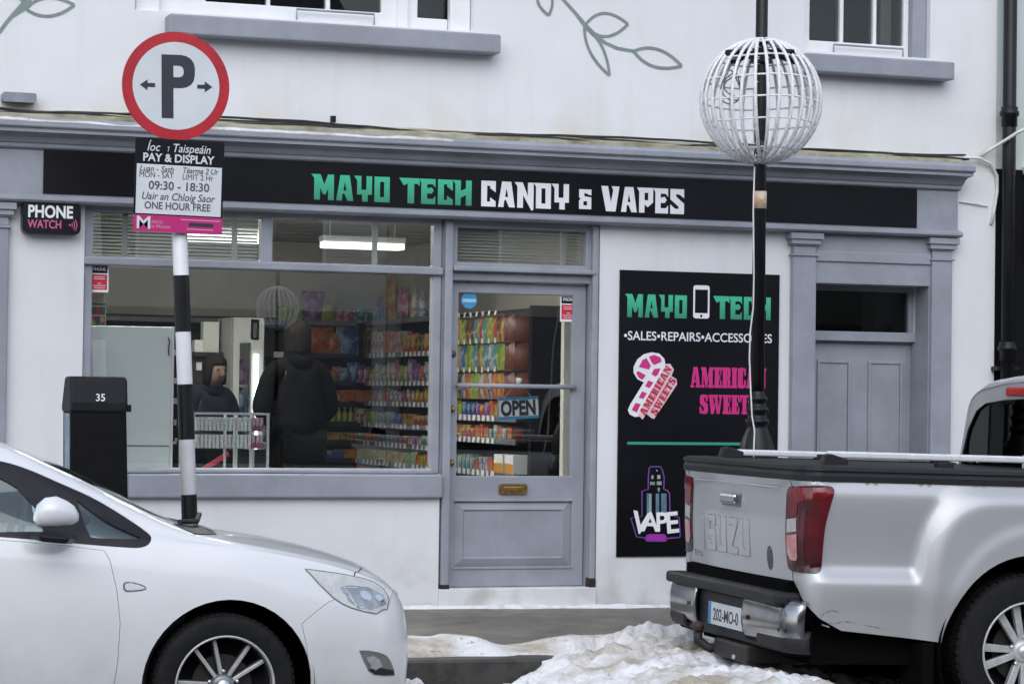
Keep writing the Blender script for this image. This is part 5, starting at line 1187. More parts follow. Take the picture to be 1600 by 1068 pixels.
def patch(name, surf, outline, holes, step, off, m, parent, mirror=False, solid=.012, smooth=True):
    ol = dens(outline, step); hl = [dens(h, step) for h in holes]
    pts = list(ol); edges = [(i, (i + 1) % len(ol)) for i in range(len(ol))]
    for h in hl:
        n = len(pts); pts += h; edges += [(n + i, n + (i + 1) % len(h)) for i in range(len(h))]
    P = np.array(pts); x0, y0 = P.min(0); x1, y1 = P.max(0)
    gx, gy = np.meshgrid(np.arange(x0 + step / 2, x1, step), np.arange(y0 + step / 2, y1, step)); G = np.stack([gx.ravel(), gy.ravel()], -1)
    ok = inside(G, ol)
    for h in hl: ok &= ~inside(G, h)
    G = G[ok]
    if len(G):
        dmin = np.full(len(G), 9.)
        for k in range(0, len(P), 200): dmin = np.minimum(dmin, np.sqrt(((G[:, None, :] - P[None, k:k + 200]) ** 2).sum(-1)).min(1))
        G = G[dmin > step * .5]
    allp = [Vector(p) for p in P] + [Vector(g) for g in G]
    vv, ee, ff, *_ = delaunay_2d_cdt(allp, edges, [], 0, 1e-5)
    V2 = np.array([tuple(v) for v in vv]); F_ = np.array([f for f in ff if len(f) == 3]); cen = V2[F_].mean(1)
    keep = inside(cen, ol)
    for h in hl: keep &= ~inside(cen, h)
    F_ = F_[keep]
    X = surf(V2[:, 0], V2[:, 1])
    e = 2e-3; du = surf(V2[:, 0] + e, V2[:, 1]) - surf(V2[:, 0] - e, V2[:, 1]); dv = surf(V2[:, 0], V2[:, 1] + e) - surf(V2[:, 0], V2[:, 1] - e)
    N = np.cross(du, dv); ln = np.linalg.norm(N, axis=1, keepdims=True); N = N / np.maximum(ln, 1e-9)
    cN = N[F_].mean(1); fn = np.cross(X[F_[:, 1]] - X[F_[:, 0]], X[F_[:, 2]] - X[F_[:, 0]]); s_ = np.sign((fn * cN).sum(1))
    F_[s_ < 0] = F_[s_ < 0][:, ::-1]
    X = X + N * off
    if mirror == 'join':
        n = len(X); X = np.concatenate([X, X * np.array([1, -1, 1])]); F_ = np.concatenate([F_, F_[:, ::-1] + n])
    me = bpy.data.meshes.new(name); me.from_pydata(X.tolist(), [], F_.tolist())
    bm = bmesh.new(); bm.from_mesh(me); bmesh.ops.remove_doubles(bm, verts=bm.verts, dist=2e-4)
    loose = [v for v in bm.verts if not v.link_faces]; bmesh.ops.delete(bm, geom=loose, context='VERTS')
    bm.normal_update(); bm.verts.index_update()
    V3 = [v.co.copy() for v in bm.verts]; NN = [v.normal.copy() for v in bm.verts]; FF = [[v.index for v in f.verts] for f in bm.faces]
    be = [(e.link_loops[0].vert.index, e.link_loops[0].link_loop_next.vert.index) for e in bm.edges if len(e.link_faces) == 1]; bm.free()
    if solid:                                    # own thickness with a crisp folded edge
        n = len(V3); IN = [a - b * solid for a, b in zip(V3, NN)]; FF = FF + [[i + n for i in f[::-1]] for f in FF]; V4 = V3 + IN
        for a, b in be:
            q = len(V4); V4 += [V3[a], V3[b], IN[b], IN[a]]; FF.append([q + 1, q, q + 3, q + 2])
        V3 = V4
    me.clear_geometry(); me.from_pydata([tuple(v) for v in V3], [], FF)
    o = link(name, me, m, parent, local=True, smooth=smooth)
    if mirror and mirror != 'join':
        m2 = bpy.data.meshes.new(name); m2.from_pydata([(v[0], -v[1], v[2]) for v in V3], [], [f[::-1] for f in FF])
        TWIN[o.name] = link(name, m2, m, TWIN.get(parent.name, parent), local=True, smooth=smooth)
    return o
TWIN = {}
def px_uv(surf, mtx, U, V, pts):
    """which body-surface parameters lie under these photo pixels (first surface facing the lens)"""
    uu, vv = np.meshgrid(U, V); uu = uu.ravel(); vv = vv.ravel(); X = surf(uu, vv)
    R = np.array(mtx.to_3x3()); Wp = X @ R.T + np.array(mtx.translation)
    d = Wp - np.array(CAMP); w = d @ np.array(CF); sx = 800 + FOC * (d @ np.array(CR)) / w; sy = 534 - FOC * (d @ np.array(CU)) / w
    out = []
    for px, py in pts:
        e = (sx - px) ** 2 + (sy - py) ** 2; k = np.argsort(e)[:4]; wt = 1 / (e[k] + .05); out.append((float((uu[k] * wt).sum() / wt.sum()), float((vv[k] * wt).sum() / wt.sum())))
    return out

def carpaint(name, col, metal, rough, grime=.5):
    m = mat(name, col, rough, metal=metal, ns=3, amt=.03, coat=.8)
    nt = m.node_tree; b = nt.nodes['Principled BSDF']; src = b.inputs['Base Color'].links[0].from_socket
    tc = _n(nt, 'ShaderNodeTexCoord'); sx = _n(nt, 'ShaderNodeSeparateXYZ'); nt.links.new(tc.outputs['Object'], sx.inputs[0])
    mr = _n(nt, 'ShaderNodeMapRange'); mr.inputs['From Min'].default_value = .75; mr.inputs['From Max'].default_value = .25; mr.inputs['To Max'].default_value = grime
    nt.links.new(sx.outputs['Z'], mr.inputs['Value'])
    t = _n(nt, 'ShaderNodeTexNoise'); t.inputs['Scale'].default_value = 7; t.inputs['Detail'].default_value = 9; nt.links.new(tc.outputs['Object'], t.inputs['Vector'])
    mu = _n(nt, 'ShaderNodeMath', operation='MULTIPLY'); nt.links.new(mr.outputs[0], mu.inputs[0]); nt.links.new(t.outputs['Fac'], mu.inputs[1])
    mx = _n(nt, 'ShaderNodeMix', data_type='RGBA'); nt.links.new(mu.outputs[0], mx.inputs['Factor']); nt.links.new(src, mx.inputs['A']); mx.inputs['B'].default_value = (.34, .33, .30, 1)
    nt.links.new(mx.outputs['Result'], b.inputs['Base Color'])
    r2 = _n(nt, 'ShaderNodeMapRange'); r2.inputs['To Min'].default_value = rough; r2.inputs['To Max'].default_value = rough + .35; nt.links.new(mu.outputs[0], r2.inputs['Value']); nt.links.new(r2.outputs[0], b.inputs['Roughness'])
    cw = _n(nt, 'ShaderNodeMapRange'); cw.inputs['To Min'].default_value = .8; cw.inputs['To Max'].default_value = .2; nt.links.new(mu.outputs[0], cw.inputs['Value']); nt.links.new(cw.outputs[0], b.inputs['Coat Weight'])
    return m
M['wpaint'] = carpaint('white_car_paint', (.74, .755, .78), 0.0, .30, .75)
M['silver'] = carpaint('silver_truck_paint', (.47, .475, .49), .38, .40, .65)
M['seal'] = mat('black_window_seal', (.016, .016, .021), .42, ns=12, amt=.3, spec=.3)
M['carglass'] = glass('car_glass', (.84, .96, .96), base=.08)
M['darkglass'] = glass('tinted_glass', (.02, .02, .02), base=.05, refl=.45)
M['plastic'] = mat('grey_black_plastic', (.020, .020, .023), .55, spec=.3, ns=30, amt=.25, bump=.1, bs=200)
M['cabin'] = mat('cabin_fabric', (.035, .037, .042), .85, ns=20, amt=.3)
M['under'] = mat('underbody', (.004, .004, .004), .95, spec=.05)
M['lens'] = glass('clear_lens', (.97, .975, .98), base=.035)
M['reflector'] = mat('lamp_reflector', (.50, .52, .53), .22, metal=.55, ns=14, amt=.35)
M['lampgrey'] = mat('lamp_bezel', (.22, .23, .235), .3, metal=.5, ns=10, amt=.3)
M['rim'] = mat('machined_alloy', (.56, .56, .56), .35, metal=.35, ns=25, amt=.15)
M['rimdark'] = mat('dark_wheel_pockets', (.010, .010, .012), .5, ns=12, amt=.4)

def wheel(parent, x, y, z, R, rim, width, spokes, sw, pair, a0, side, dark=True, taper=1.0):
    """tyre with rounded shoulders and tread blocks, dished rim, paired spokes, nuts and centre cap; outer face towards side*y"""
    w = bpy.data.objects.new('wheel', None); COL.objects.link(w); attach(w, parent, True); w.location = (x, y, z)
    if side > 0: w.rotation_euler = (0, 0, math.pi)
    h = width / 2
    MB().lathe([(rim * .96, -h * .86), (rim * 1.03, -h * .96), (rim * 1.12, -h), (R * .90, -h * 1.0), (R * .965, -h * .93), (R * .99, -h * .80), (R, -h * .5), (R, h * .5), (R * .99, h * .8), (R * .95, h * .95), (rim * 1.05, h), (rim * .96, h * .86)], 56, (0, 0, 0), 'y').build('tyre', M['rubber'], w, local=True, smooth=True)
    tr = MB()
    for i in range(60):
        q = 2 * math.pi * i / 60; c, s_ = math.cos(q), math.sin(q)
        for y0, y1, dq in ((-.86, -.42, 0), (.42, .86, .03), (-.34, .34, .05)):
            c2, s2 = math.cos(q + dq), math.sin(q + dq); t_ = Vector((-s2, 0, c2)) * R * .036; rr = Vector((c2, 0, s2))
            k = .985 if abs(y0) > .4 else .998
            v = []
            for f in (R * k, R * 1.008):
                for sg, yy in ((-1, y0), (1, y0), (1, y1), (-1, y1)): v.append(rr * f + t_ * sg + Vector((0, yy * h, 0)))
            tr.add(v, [(4, 5, 6, 7), (0, 1, 5, 4), (1, 2, 6, 5), (2, 3, 7, 6), (3, 0, 4, 7)])
    trd = tr.build('tread', M['rubber'], w, local=True); trd['kind'] = 'stuff'
    MB().lathe([(rim * .965, -h * .78), (rim * .985, -h * 1.0), (rim * 1.015, -h * 1.03), (rim * 1.03, -h * .97), (rim * .97, -h * .70), (rim * .94, -h * .4)], 56, (0, 0, 0), 'y').build('rim_lip', M['rim'], w, local=True, smooth=True)
    MB().lathe([(rim * .945, -h * .72), (rim * .90, h * .2), (rim * .3, h * .25), (0, h * .25)], 40, (0, 0, 0), 'y').build('rim_barrel', M['rimdark'], w, local=True, smooth=True)
    MB().lathe([(0, -.02), (rim * .62, -.02), (rim * .62, .0)], 40, (0, -h * .05, 0), 'y').build('brake_disc', mat('brake_disc', (.02, .019, .018), .5, metal=.3), w, local=True, smooth=False)
    spm = MB(); yo = -h * .66; ri, ro = rim * .20, rim * .965
    for k in range(5):
        for sg in (-1, 1):
            q = math.radians(a0 + 72 * k + sg * pair)
            d = Vector((math.cos(q), 0, math.sin(q))); qi = math.radians(a0 + 72 * k + sg * pair * 1.25); d0 = Vector((math.cos(qi), 0, math.sin(qi)))
            t_ = Vector((-d.z, 0, d.x)); a = d0 * ri; b = d * ro; wi, wo = sw * .5 / taper, sw * .5 * taper
            pts = []
            for y_ in (yo, yo + .03):
                pts += [a - t_ * wi + Vector((0, y_ + .012, 0)), a + t_ * wi + Vector((0, y_ + .012, 0)), b + t_ * wo + Vector((0, y_, 0)), b - t_ * wo + Vector((0, y_, 0))]
            spm.v = []; spm.f = []
            spm.add(pts, [(0, 1, 2, 3), (7, 6, 5, 4), (0, 4, 5, 1), (1, 5, 6, 2), (2, 6, 7, 3), (3, 7, 4, 0)])
            spm.build('spoke', M['rim'], w, local=True, bevel=.003)
            if dark:
                dk = MB(); wi2, wo2 = wi * 1.0, wo * 1.0; pts = []
                for y_ in (yo + .03, yo + .07):
                    pts += [a - t_ * wi2 * 1.5 + Vector((0, y_ + .012, 0)), a + t_ * wi2 * 1.5 + Vector((0, y_ + .012, 0)), b + t_ * wo2 * 1.5 + Vector((0, y_, 0)), b - t_ * wo2 * 1.5 + Vector((0, y_, 0))]
                dk.add(pts, [(0, 1, 2, 3), (7, 6, 5, 4), (0, 4, 5, 1), (1, 5, 6, 2), (2, 6, 7, 3), (3, 7, 4, 0)]); dk.build('spoke_flank', M['rimdark'], w, local=True)
    MB().lathe([(0, -.012), (rim * .16, -.010), (rim * .24, .0), (rim * .26, .03)], 24, (0, yo + .010, 0), 'y').build('hub', M['rim'] if not dark else M['lampgrey'], w, local=True, smooth=True)
    MB().lathe([(0, -.010), (rim * .12, -.008), (rim * .135, 0)], 20, (0, yo + .0, 0), 'y').build('centre_cap', M['alu'], w, local=True, smooth=True)
    for k in range(5):
        q = math.radians(a0 + 46 + 72 * k)
        MB().lathe([(0, -.016), (.009, -.013), (.011, 0), (.011, .03)], 10, (rim * .30 * math.cos(q), yo + .014, rim * .30 * math.sin(q)), 'y').build('wheel_nut', M['chrome'], w, local=True, smooth=True)
    return w

# ------------------------------------------------------------------ white hatchback
CM = Matrix.Translation((2.552, -2.853, -.335))
car = thing('white_car', 'white hatchback parked nose first on the left behind snow, front wheel cut by frame', 'car', mtx=CM)
fx = lambda u: u + .07 * max(0, (u - .40) / .555)
A = Loft([(fx(r[0]), *r[1:]) for r in [(-3.47, .55, .45, .70, .03, .80, .50, .82), (-3.40, .78, .35, .90, .04, 1.00, .60, 1.02), (-3.1, .87, .25, 1.05, .06, 1.28, .58, 1.34), (-2.6, .895, .20, 1.07, .06, 1.40, .60, 1.46), (-1.9, .905, .18, 1.06, .06, 1.455, .60, 1.51),
          (-1.4, .907, .18, 1.04, .055, 1.44, .605, 1.50), (-1.0, .907, .18, 1.015, .05, 1.385, .62, 1.44), (-.7, .907, .18, .99, .05, 1.262, .655, 1.335), (-.4, .905, .18, .968, .05, 1.118, .70, 1.195), (-.25, .905, .18, .955, .05, 1.055, .735, 1.11),
          (-.1, .905, .18, .945, .05, 1.005, .745, 1.05), (.1, .903, .18, .925, .05, .965, .73, 1.0), (.4, .885, .18, .875, .06, .91, .67, .952), (.65, .835, .19, .80, .07, .845, .60, .885), (.80, .755, .20, .725, .07, .775, .53, .818), (.88, .65, .22, .645, .07, .70, .43, .74),
          (.93, .46, .25, .55, .06, .61, .30, .65), (.955, .12, .33, .43, .03, .47, .07, .49)]])
def xz(p): return [(x, A.inv(x, z)) for x, z in p]
def archpoly(cx, cz, r, n=44): return [(cx + r * math.cos(q), cz + r * math.sin(q)) for q in [2 * math.pi * i / n for i in range(n)]]
arch_f = xz(archpoly(0.015, .318, .400)); arch_r = xz(archpoly(-2.685, .318, .395))
dlo_xz = [(-.335, .985), (-.345, 1.028), (-.51, 1.140), (-.74, 1.246), (-1.03, 1.345), (-1.5, 1.395), (-2.1, 1.395), (-2.65, 1.33), (-2.95, 1.20), (-2.6, 1.09), (-1.9, 1.055), (-1.03, 1.008), (-.74, .982), (-.48, .957), (-.372, .952)]
dlo = smoothpoly(xz(dlo_xz), 2)
win1 = smoothpoly(xz([(-.665, 1.175), (-.66, 1.165), (-.385, 1.005), (-.40, .993), (-.60, 1.000), (-.625, 1.008)]), 1)
win2 = xz([(-.83, 1.03), (-.84, 1.12), (-.93, 1.222), (-1.06, 1.292), (-1.5, 1.352), (-1.88, 1.358), (-1.88, 1.075), (-1.03, 1.03)])
win3 = xz([(-2.0, 1.075), (-2.0, 1.358), (-2.1, 1.355), (-2.6, 1.295), (-2.82, 1.19), (-2.55, 1.115)])
seam = [(-.56, .945), (-.535, .90), (-.505, .77), (-.488, .62), (-.495, .45), (-.515, .30), (-.53, .21)]
door = xz(seam + [(-1.2, .205), (-1.85, .205), (-1.88, .60), (-1.86, 1.03), (-1.5, 1.018), (-1.03, .995), (-.74, .969)])
bump = [(.40, A.inv(.40, .40)), (.385, A.inv(.385, .50)), (.36, A.inv(.36, .60))] + xz([(.50, .70), (.58, .72), (.72, .70)]) + [(fx(.84), 4.6 * VS), (fx(.90), 6 * VS), (fx(.925), 8 * VS), (fx(.955), 8 * VS), (fx(.955), 0), (.42, 0), (.41, A.inv(.41, .25))]
bon = [(.06, 8 * VS), (.0, 7 * VS), (-.12, 6.0 * VS), (-.05, 5.75 * VS), (.2, 5.7 * VS), (.5, 5.6 * VS), (fx(.74), 5.7 * VS), (fx(.84), 6.6 * VS), (fx(.875), 8 * VS)]
wsc = [(-1.02, 8 * VS), (-1.0, 6.55 * VS), (-.7, 6.42 * VS), (-.36, 6.4 * VS), (-.20, 6.5 * VS), (-.06, 7.2 * VS), (.0, 8 * VS)]
back = [(-2.75, 8 * VS), (-2.75, 6.6 * VS), (-3.2, 6.4 * VS), (-3.3, 7 * VS), (-3.3, 8 * VS)]
G_ = .0012
full = [(-3.47, 0), (fx(.955), 0), (fx(.955), 8 * VS), (-3.47, 8 * VS)]
st_ = .022
patch('body', A, full, [arch_f, arch_r, dlo, inset(dens(door, .03), -G_), inset(dens(bump, .03), -G_), inset(dens(bon, .03), -G_), inset(wsc, -.001), back], st_, 0, M['wpaint'], car, 'join', .010)
doorp = inset(dens(door, .03), G_)
d_ = patch('front_door', A, doorp, [], .022, 0, M['wpaint'], car, True, .010)
patch('front_bumper', A, inset(dens(bump, .03), G_), [arch_f], .02, 0, M['wpaint'], car, 'join', .010)
patch('bonnet', A, inset(dens(bon, .03), G_), [], .022, 0, M['wpaint'], car, 'join', .010)
patch('window_frame', A, dlo, [win1, win2, win3], .018, -.003, M['seal'], car, True, .010)
for w_ in (win1, win2, win3): patch('window', A, inset(dens(w_, .02), -.004), [], .02, -.009, M['carglass'], car, True, .003)
patch('windscreen', A, wsc, [], .05, -.004, M['carglass'], car, 'join', .004)
patch('rear_window', A, back, [], .06, -.004, M['darkglass'], car, 'join', .004)
# dark backing so that the panel gaps read as gaps
patch('inner_shell', A, [(-3.40, .3 * VS), (fx(.92), .3 * VS), (fx(.89), 3.2 * VS), (.70, 3.4 * VS), (-3.30, 3.7 * VS)], [inset(arch_f, -.02), inset(arch_r, -.02)], .06, -.022, M['under'], car, True, 0)
for ax_ in (0.015, -2.685):
    for sd in (-1, 1):
        MB().lathe([(.415, sd * .88), (.415, sd * .5), (.0, sd * .5)], 40, (ax_, 0, .318), 'y').build('wheel_liner', M['under'], car, local=True)
MB().box(-3.2, .75, -.8, .8, .16, .26).build('underbody', M['under'], car, local=True)
# headlamp and fog lamp outlines read off the photo and laid on the body skin
U_ = np.linspace(.15, fx(.953), 260); V_g = np.linspace(.6 * VS, 7 * VS, 240)
hl_px = [(476.5, 888.5), (500, 891.5), (525, 895), (551, 900), (570, 904), (583, 909), (592, 914), (599, 920), (604, 928), (608, 937), (610, 949), (604, 951), (596, 952), (591, 956), (587, 958), (570, 955), (549, 949), (534, 942), (520, 932.5), (508, 921), (497, 910), (487, 899)]
hl_uv = px_uv(A, CM, U_, V_g, hl_px)
hp = inset(dens(hl_uv, .012), .0015)
M['headbezel'] = mat('pale_lamp_bezel', (.80, .80, .78), .35, metal=.0, ns=16, amt=.18)
lamp_ = patch('headlight', A, dens(hl_uv, .012), [], .018, .0025, M['headbezel'], car, True, .006)
patch('lamp_gasket', A, inset(dens(hl_uv, .012), -.003), [inset(dens(hl_uv, .012), .0022)], .012, .0040, M['lampgrey'], lamp_, True, .003)
inner = px_uv(A, CM, U_, V_g, [(531, 917), (545, 914), (575, 917), (598, 930), (603, 944), (592, 948), (580, 953), (560, 949), (545, 940)])
patch('reflector', A, inner, [], .012, .0035, M['reflector'], lamp_, True, .002)
q_ = px_uv(A, CM, U_, V_g, [(536, 917), (556, 919), (569, 941), (560, 948)])
patch('chrome_edge', A, ribbon(px_uv(A, CM, U_, V_g, [(558, 917.5), (536, 917.5), (545, 930), (556, 946), (566, 949)]), .008), [], .012, .0055, M['chrome'], lamp_, True, .002)
mu = px_uv(A, CM, U_, V_g, [(571, 930), (592, 934)])
for (u_, v_), r_ in zip(mu, (.030, .024)):
    patch('bulb', A, [(u_ + r_ * math.cos(q), v_ + r_ * math.sin(q)) for q in [2 * math.pi * i / 16 for i in range(16)]], [], .01, .006, M['chrome'], lamp_, True, .003)
patch('lens', A, hp, [], .018, .0085, M['lens'], lamp_, True, .002)
wl_ = px_uv(A, CM, U_, V_g, [(553, 900), (559, 893), (563, 889), (564.5, 885.5)])
patch('bonnet_gap', A, ribbon(wl_, .006), [], .012, .0012, M['seal'], car, True, .001)
fg_px = [(561, 1015), (575, 1015.5), (592, 1018), (604, 1023), (610, 1032), (615, 1045), (616, 1054), (600, 1054.5), (585, 1053.5), (576, 1047), (569, 1035)]
fg_uv = px_uv(A, CM, U_, V_g, fg_px)
fl_ = patch('fog_light', A, dens(fg_uv, .012), [], .015, .002, M['lampgrey'], car, True, .008)
patch('fog_lens', A, px_uv(A, CM, U_, V_g, [(571, 1026), (583, 1024), (592, 1030), (596, 1040), (586, 1046), (578, 1042)]), [], .012, .006, M['reflector'], fl_, True, .003)
patch('fog_bezel', A, px_uv(A, CM, U_, V_g, [(574, 1045), (598, 1043), (614, 1046), (615, 1053), (600, 1053.5), (586, 1052)]), [], .012, .006, M['seal'], fl_, True, .003)
rp = xz([(-.478, .803), (-.44, .806), (-.385, .79), (-.368, .778), (-.375, .765), (-.44, .758), (-.474, .760)])
rpp = patch('side_repeater', A, smoothpoly(rp, 1), [], .012, .0015, M['lampgrey'], car, True, .004)
patch('repeater_lens', A, inset(smoothpoly(xz([(-.470, .797), (-.44, .80), (-.39, .786), (-.375, .777), (-.38, .769), (-.44, .764), (-.468, .766)]), 1), .001), [], .01, .005, M['signwhite'], rpp, True, .003)
# wing mirrors
for sd in (-1, 1):
    mm = MB(); rings = []
    prof = [(-.90, .0, .02), (-.885, .06, .10), (-.85, .10, .15), (-.80, .105, .16), (-.755, .09, .13), (-.72, .06, .09), (-.70, .02, .04)]
    n = 14
    for x, dep, hgt in prof:
        hgt *= .86; dep *= 1.0
        for j in range(n):
            q = 2 * math.pi * j / n; mm.v.append((x, sd * (1.00 + .5 * dep * math.cos(q) * 1.1), 1.085 + .01 + hgt * .52 * math.sin(q) + .035 * (hgt / .16)))
    for i in range(len(prof) - 1):
        for j in range(n): mm.f.append((i * n + j, i * n + (j + 1) % n, (i + 1) * n + (j + 1) % n, (i + 1) * n + j))
    mm.f += [tuple(range(n)), tuple(range((len(prof) - 1) * n, len(prof) * n))]
    mo = mm.build('wing_mirror', M['wpaint'], car, local=True, smooth=True)
    MB().add([(-.91, sd * .96, 1.035), (-.88, sd * 1.055, 1.03), (-.74, sd * 1.05, 1.015), (-.69, sd * .93, 1.02), (-.91, sd * .96, 1.005), (-.87, sd * 1.045, .995), (-.76, sd * 1.04, .985), (-.69, sd * .88, .975)],
             [(0, 1, 2, 3), (4, 7, 6, 5), (0, 4, 5, 1), (1, 5, 6, 2), (2, 6, 7, 3), (3, 7, 4, 0)]).build('mirror_base', M['seal'], mo, local=True, bevel=.012)
# wiper, cowl
MB().tube([(-.16, -.60, 1.058), (-.04, -.42, 1.052), (.04, -.1, 1.068)], .013, 6).build('wiper', M['seal'], car, local=True)
patch('cowl', A, [(-.20, 6.35 * VS), (-.12, 5.95 * VS), (.02, 6.6 * VS), (.07, 8 * VS), (-.02, 8 * VS), (-.08, 7.1 * VS)], [], .04, .004, M['seal'], car, 'join', .006)
# cabin
cbn = MB().box(-3.0, -.15, -.72, .72, .26, .75); cbn.build('cabin_floor', M['cabin'], car, local=True)
MB().box(-.55, -.05, -.70, .70, .70, .89).build('dashboard', M['cabin'], car, local=True, bevel=.06)
for y in (-.36, .36):
    st2 = MB().box(-1.55, -1.05, y - .25, y + .25, .72, .86); so_ = st2.build('seat', M['cabin'], car, local=True, bevel=.05)
    MB().prism([(-1.62, .8), (-1.42, .8), (-1.55, 1.22), (-1.70, 1.22)], y - .24, y + .24).build('backrest', M['cabin'], so_, local=True, bevel=.05)
    MB().prism([(-1.74, 1.24), (-1.60, 1.24), (-1.66, 1.42), (-1.76, 1.42)], y - .13, y + .13).build('headrest', M['cabin'], so_, local=True, bevel=.04)
MB().prism([(-2.75, .8), (-2.5, .8), (-2.6, 1.2), (-2.78, 1.2)], -.6, .6).build('rear_seat', M['cabin'], car, local=True, bevel=.05)
stw = MB(); stw.tube([(-.78 + .06 * math.sin(q) * .5, .36 + .19 * math.cos(q), 1.0 + .185 * math.sin(q)) for q in [2 * math.pi * i / 24 for i in range(25)]], .016, 8, cap=False)
stw.build('steering_wheel', M['cabin'], car, local=True, smooth=True)
for sd in (-1, 1):
    for x in (.0, -2.685): wheel(car, x, sd * .80, .321, .328, .228, .215, 5, .0175, 13.0, 43.5, sd)
MB().box(-.62, -.40, -.90, -.70, .16, .34).build('mud_flap', M['under'], car, local=True, bevel=.01)

# ------------------------------------------------------------------ silver pickup
ya, pa = math.radians(-3.4), math.radians(1.1)
TM = Matrix.Translation((6.5516, -3.2512, -.278)) @ Matrix.Rotation(ya, 4, 'Z') @ Matrix.Rotation(pa, 4, 'Y')
trk = thing('silver_pickup', 'silver pickup truck parked at the right with its tailgate towards the snow pile', 'pickup truck', mtx=TM)
TX = -1.193; HW = .90; RC = .10; SL1 = HW - RC; SA = RC * math.pi / 2
def tpath(s):
    s = np.asarray(s, float); a = np.abs(s); sg = np.where(s >= 0, 1., -1.)
    th = np.clip((a - SL1) / RC, 0, math.pi / 2)
    bow = .030 * np.clip(a / SL1, 0, 1) ** 2
    x = np.where(a < SL1, TX - .03 + bow, np.where(a < SL1 + SA, TX + RC - RC * np.cos(th), TX + RC + (a - SL1 - SA)))
    y = np.where(a < SL1, a, np.where(a < SL1 + SA, SL1 + RC * np.sin(th), HW))
    nx = -np.cos(th); ny = np.sin(th)
    return x, -sg * y, nx, -sg * ny
def sstep(e0, e1, x):
    t = np.clip((x - e0) / (e1 - e0), 0, 1); return t * t * (3 - 2 * t)
def T(s, z):
    s = np.atleast_1d(np.asarray(s, float)); z = np.atleast_1d(np.asarray(z, float)); x, y, nx, ny = tpath(s)
    side = sstep(SL1 - .05, SL1 + SA + .06, np.abs(s)); tail = 1 - side
    off = -.060 * sstep(.71, .40, z) ** 1.2 * side - .022 * sstep(1.12, 1.22, z) * side + (-.034 * sstep(1.16, .80, z) + .040 * sstep(.79, .70, z)) * side * sstep(.97, 1.04, ((np.abs(x) / .60) ** 4 + (np.abs(z - .39) / .82) ** 4) ** .25)
    rr = ((np.abs(x) / .60) ** 4 + (np.abs(z - .39) / .82) ** 4) ** .25; off = off + (.050 * sstep(1.05, .86, rr) + .010 * sstep(.80, .70, np.hypot(x / .82, z - .39) / .80)) * side
    off = off + tail * (.016 * sstep(1.165, 1.185, z) - .012 * sstep(.95, .70, z) + .004 * np.sin((z - .7) * 6))
    X = np.stack([x + nx * off, y + ny * off, z], -1)
    return X
TS = SL1 + SA; sx2s = lambda x: x - TX - RC + TS         # side x -> path length
archT = [(sx2s(.0 + .468 * math.cos(q)), .388 + .474 * math.sin(q)) for q in [2 * math.pi * i / 56 for i in range(56)]]
Us = np.linspace(.55, TS + 1.3, 420); Vs = np.linspace(.40, 1.26, 300)
tl_px = [(1231, 762), (1238, 759), (1250, 757.5), (1275, 757.5), (1295, 758.5), (1301.5, 762), (1303.5, 767), (1301, 777), (1295, 797), (1289, 820), (1286, 845), (1284, 872), (1283, 889), (1279.5, 894.5), (1270, 895.5), (1250, 894), (1238, 891), (1232.5, 886), (1229.5, 860), (1228.5, 830), (1229.5, 795)]
tl = px_uv(T, TM, Us, Vs, tl_px)
bedx = .40
side_o = [(.735, 1.205), (.735, .74), (.742, .70), (.80, .66), (.86, .60), (TS - .02, .54), (sx2s(-.98), .475), (sx2s(-.47), .425), (sx2s(.5), .42), (sx2s(bedx), .42), (sx2s(bedx), 1.195)]
patch('bed_side', T, side_o, [archT], .022, 0, M['silver'], trk, True, .012)
tg_o = [(-.722, .705), (.722, .705), (.722, 1.203), (-.722, 1.203)]
tgate = patch('tailgate', T, tg_o, [], .025, 0, M['silver'], trk, False, .012)
# recess swage around the handle, pressed lettering, handle, badges
def on_tail(me, yc, zc, nm, m_, par, off=.002):
    """lettering made in x,z facing -y, turned to face -x on the tailgate"""
    me.transform(Matrix.Rotation(-math.pi / 2, 4, 'Z'))
    X = T([-yc], [zc])[0]
    for v in me.vertices:
        w_ = T([-(yc + v.co.y)], [zc + v.co.z])[0]; v.co = (w_[0] - off + v.co.x, w_[1], w_[2])
    return link(nm, me, m_, par, local=True, bevel=.002)
PG = {'I': (.34, [[(0, 0), (.2, 0), (.2, 1), (0, 1)]]), 'S': (.62, [[(0, 1), (.62, 1), (.62, .70), (.43, .70), (.43, .82), (.2, .82), (.2, .60), (.62, .60), (.62, 0), (0, 0), (0, .30), (.19, .30), (.19, .18), (.42, .18), (.42, .42), (0, .42)]]),
      'U': (.64, [[(0, 1), (.2, 1), (.2, .18), (.44, .18), (.44, 1), (.64, 1), (.64, 0), (0, 0)]]), 'Z': (.64, [[(0, 1), (.64, 1), (.64, .80), (.25, .19), (.64, .19), (.64, 0), (0, 0), (0, .20), (.38, .81), (0, .81)]])}
gl_ = joined([flat([inset(dens([(-.36 + (x_ + px_) * kk_, -.09 + pz_ * .185) for px_, pz_ in PG[c_][1][0]], .03), -.0035)], 'x', .001) for c_, x_, kk_ in [(c_, xo_, .72 / 3.56) for c_, xo_ in zip('ISUZU', (0, .51, 1.30, 2.11, 2.92))]], 'letter_shade')
on_tail(gl_, .135, .880, 'lettering_shade', mat('letter_shade_grey', (.24, .24, .245), .7, ns=20, amt=.3), tgate, .0006).modifiers.clear()  # darker outline plate: shadow lines round the pressed letters put in as colour
me = block_text('ISUZU', -.36, .36, -.09, .185, .17, PG); me.transform(Matrix.Diagonal((1, 6, 1, 1)))
on_tail(me, .135, .880, 'pressed_lettering', M['silver'], tgate, .006)
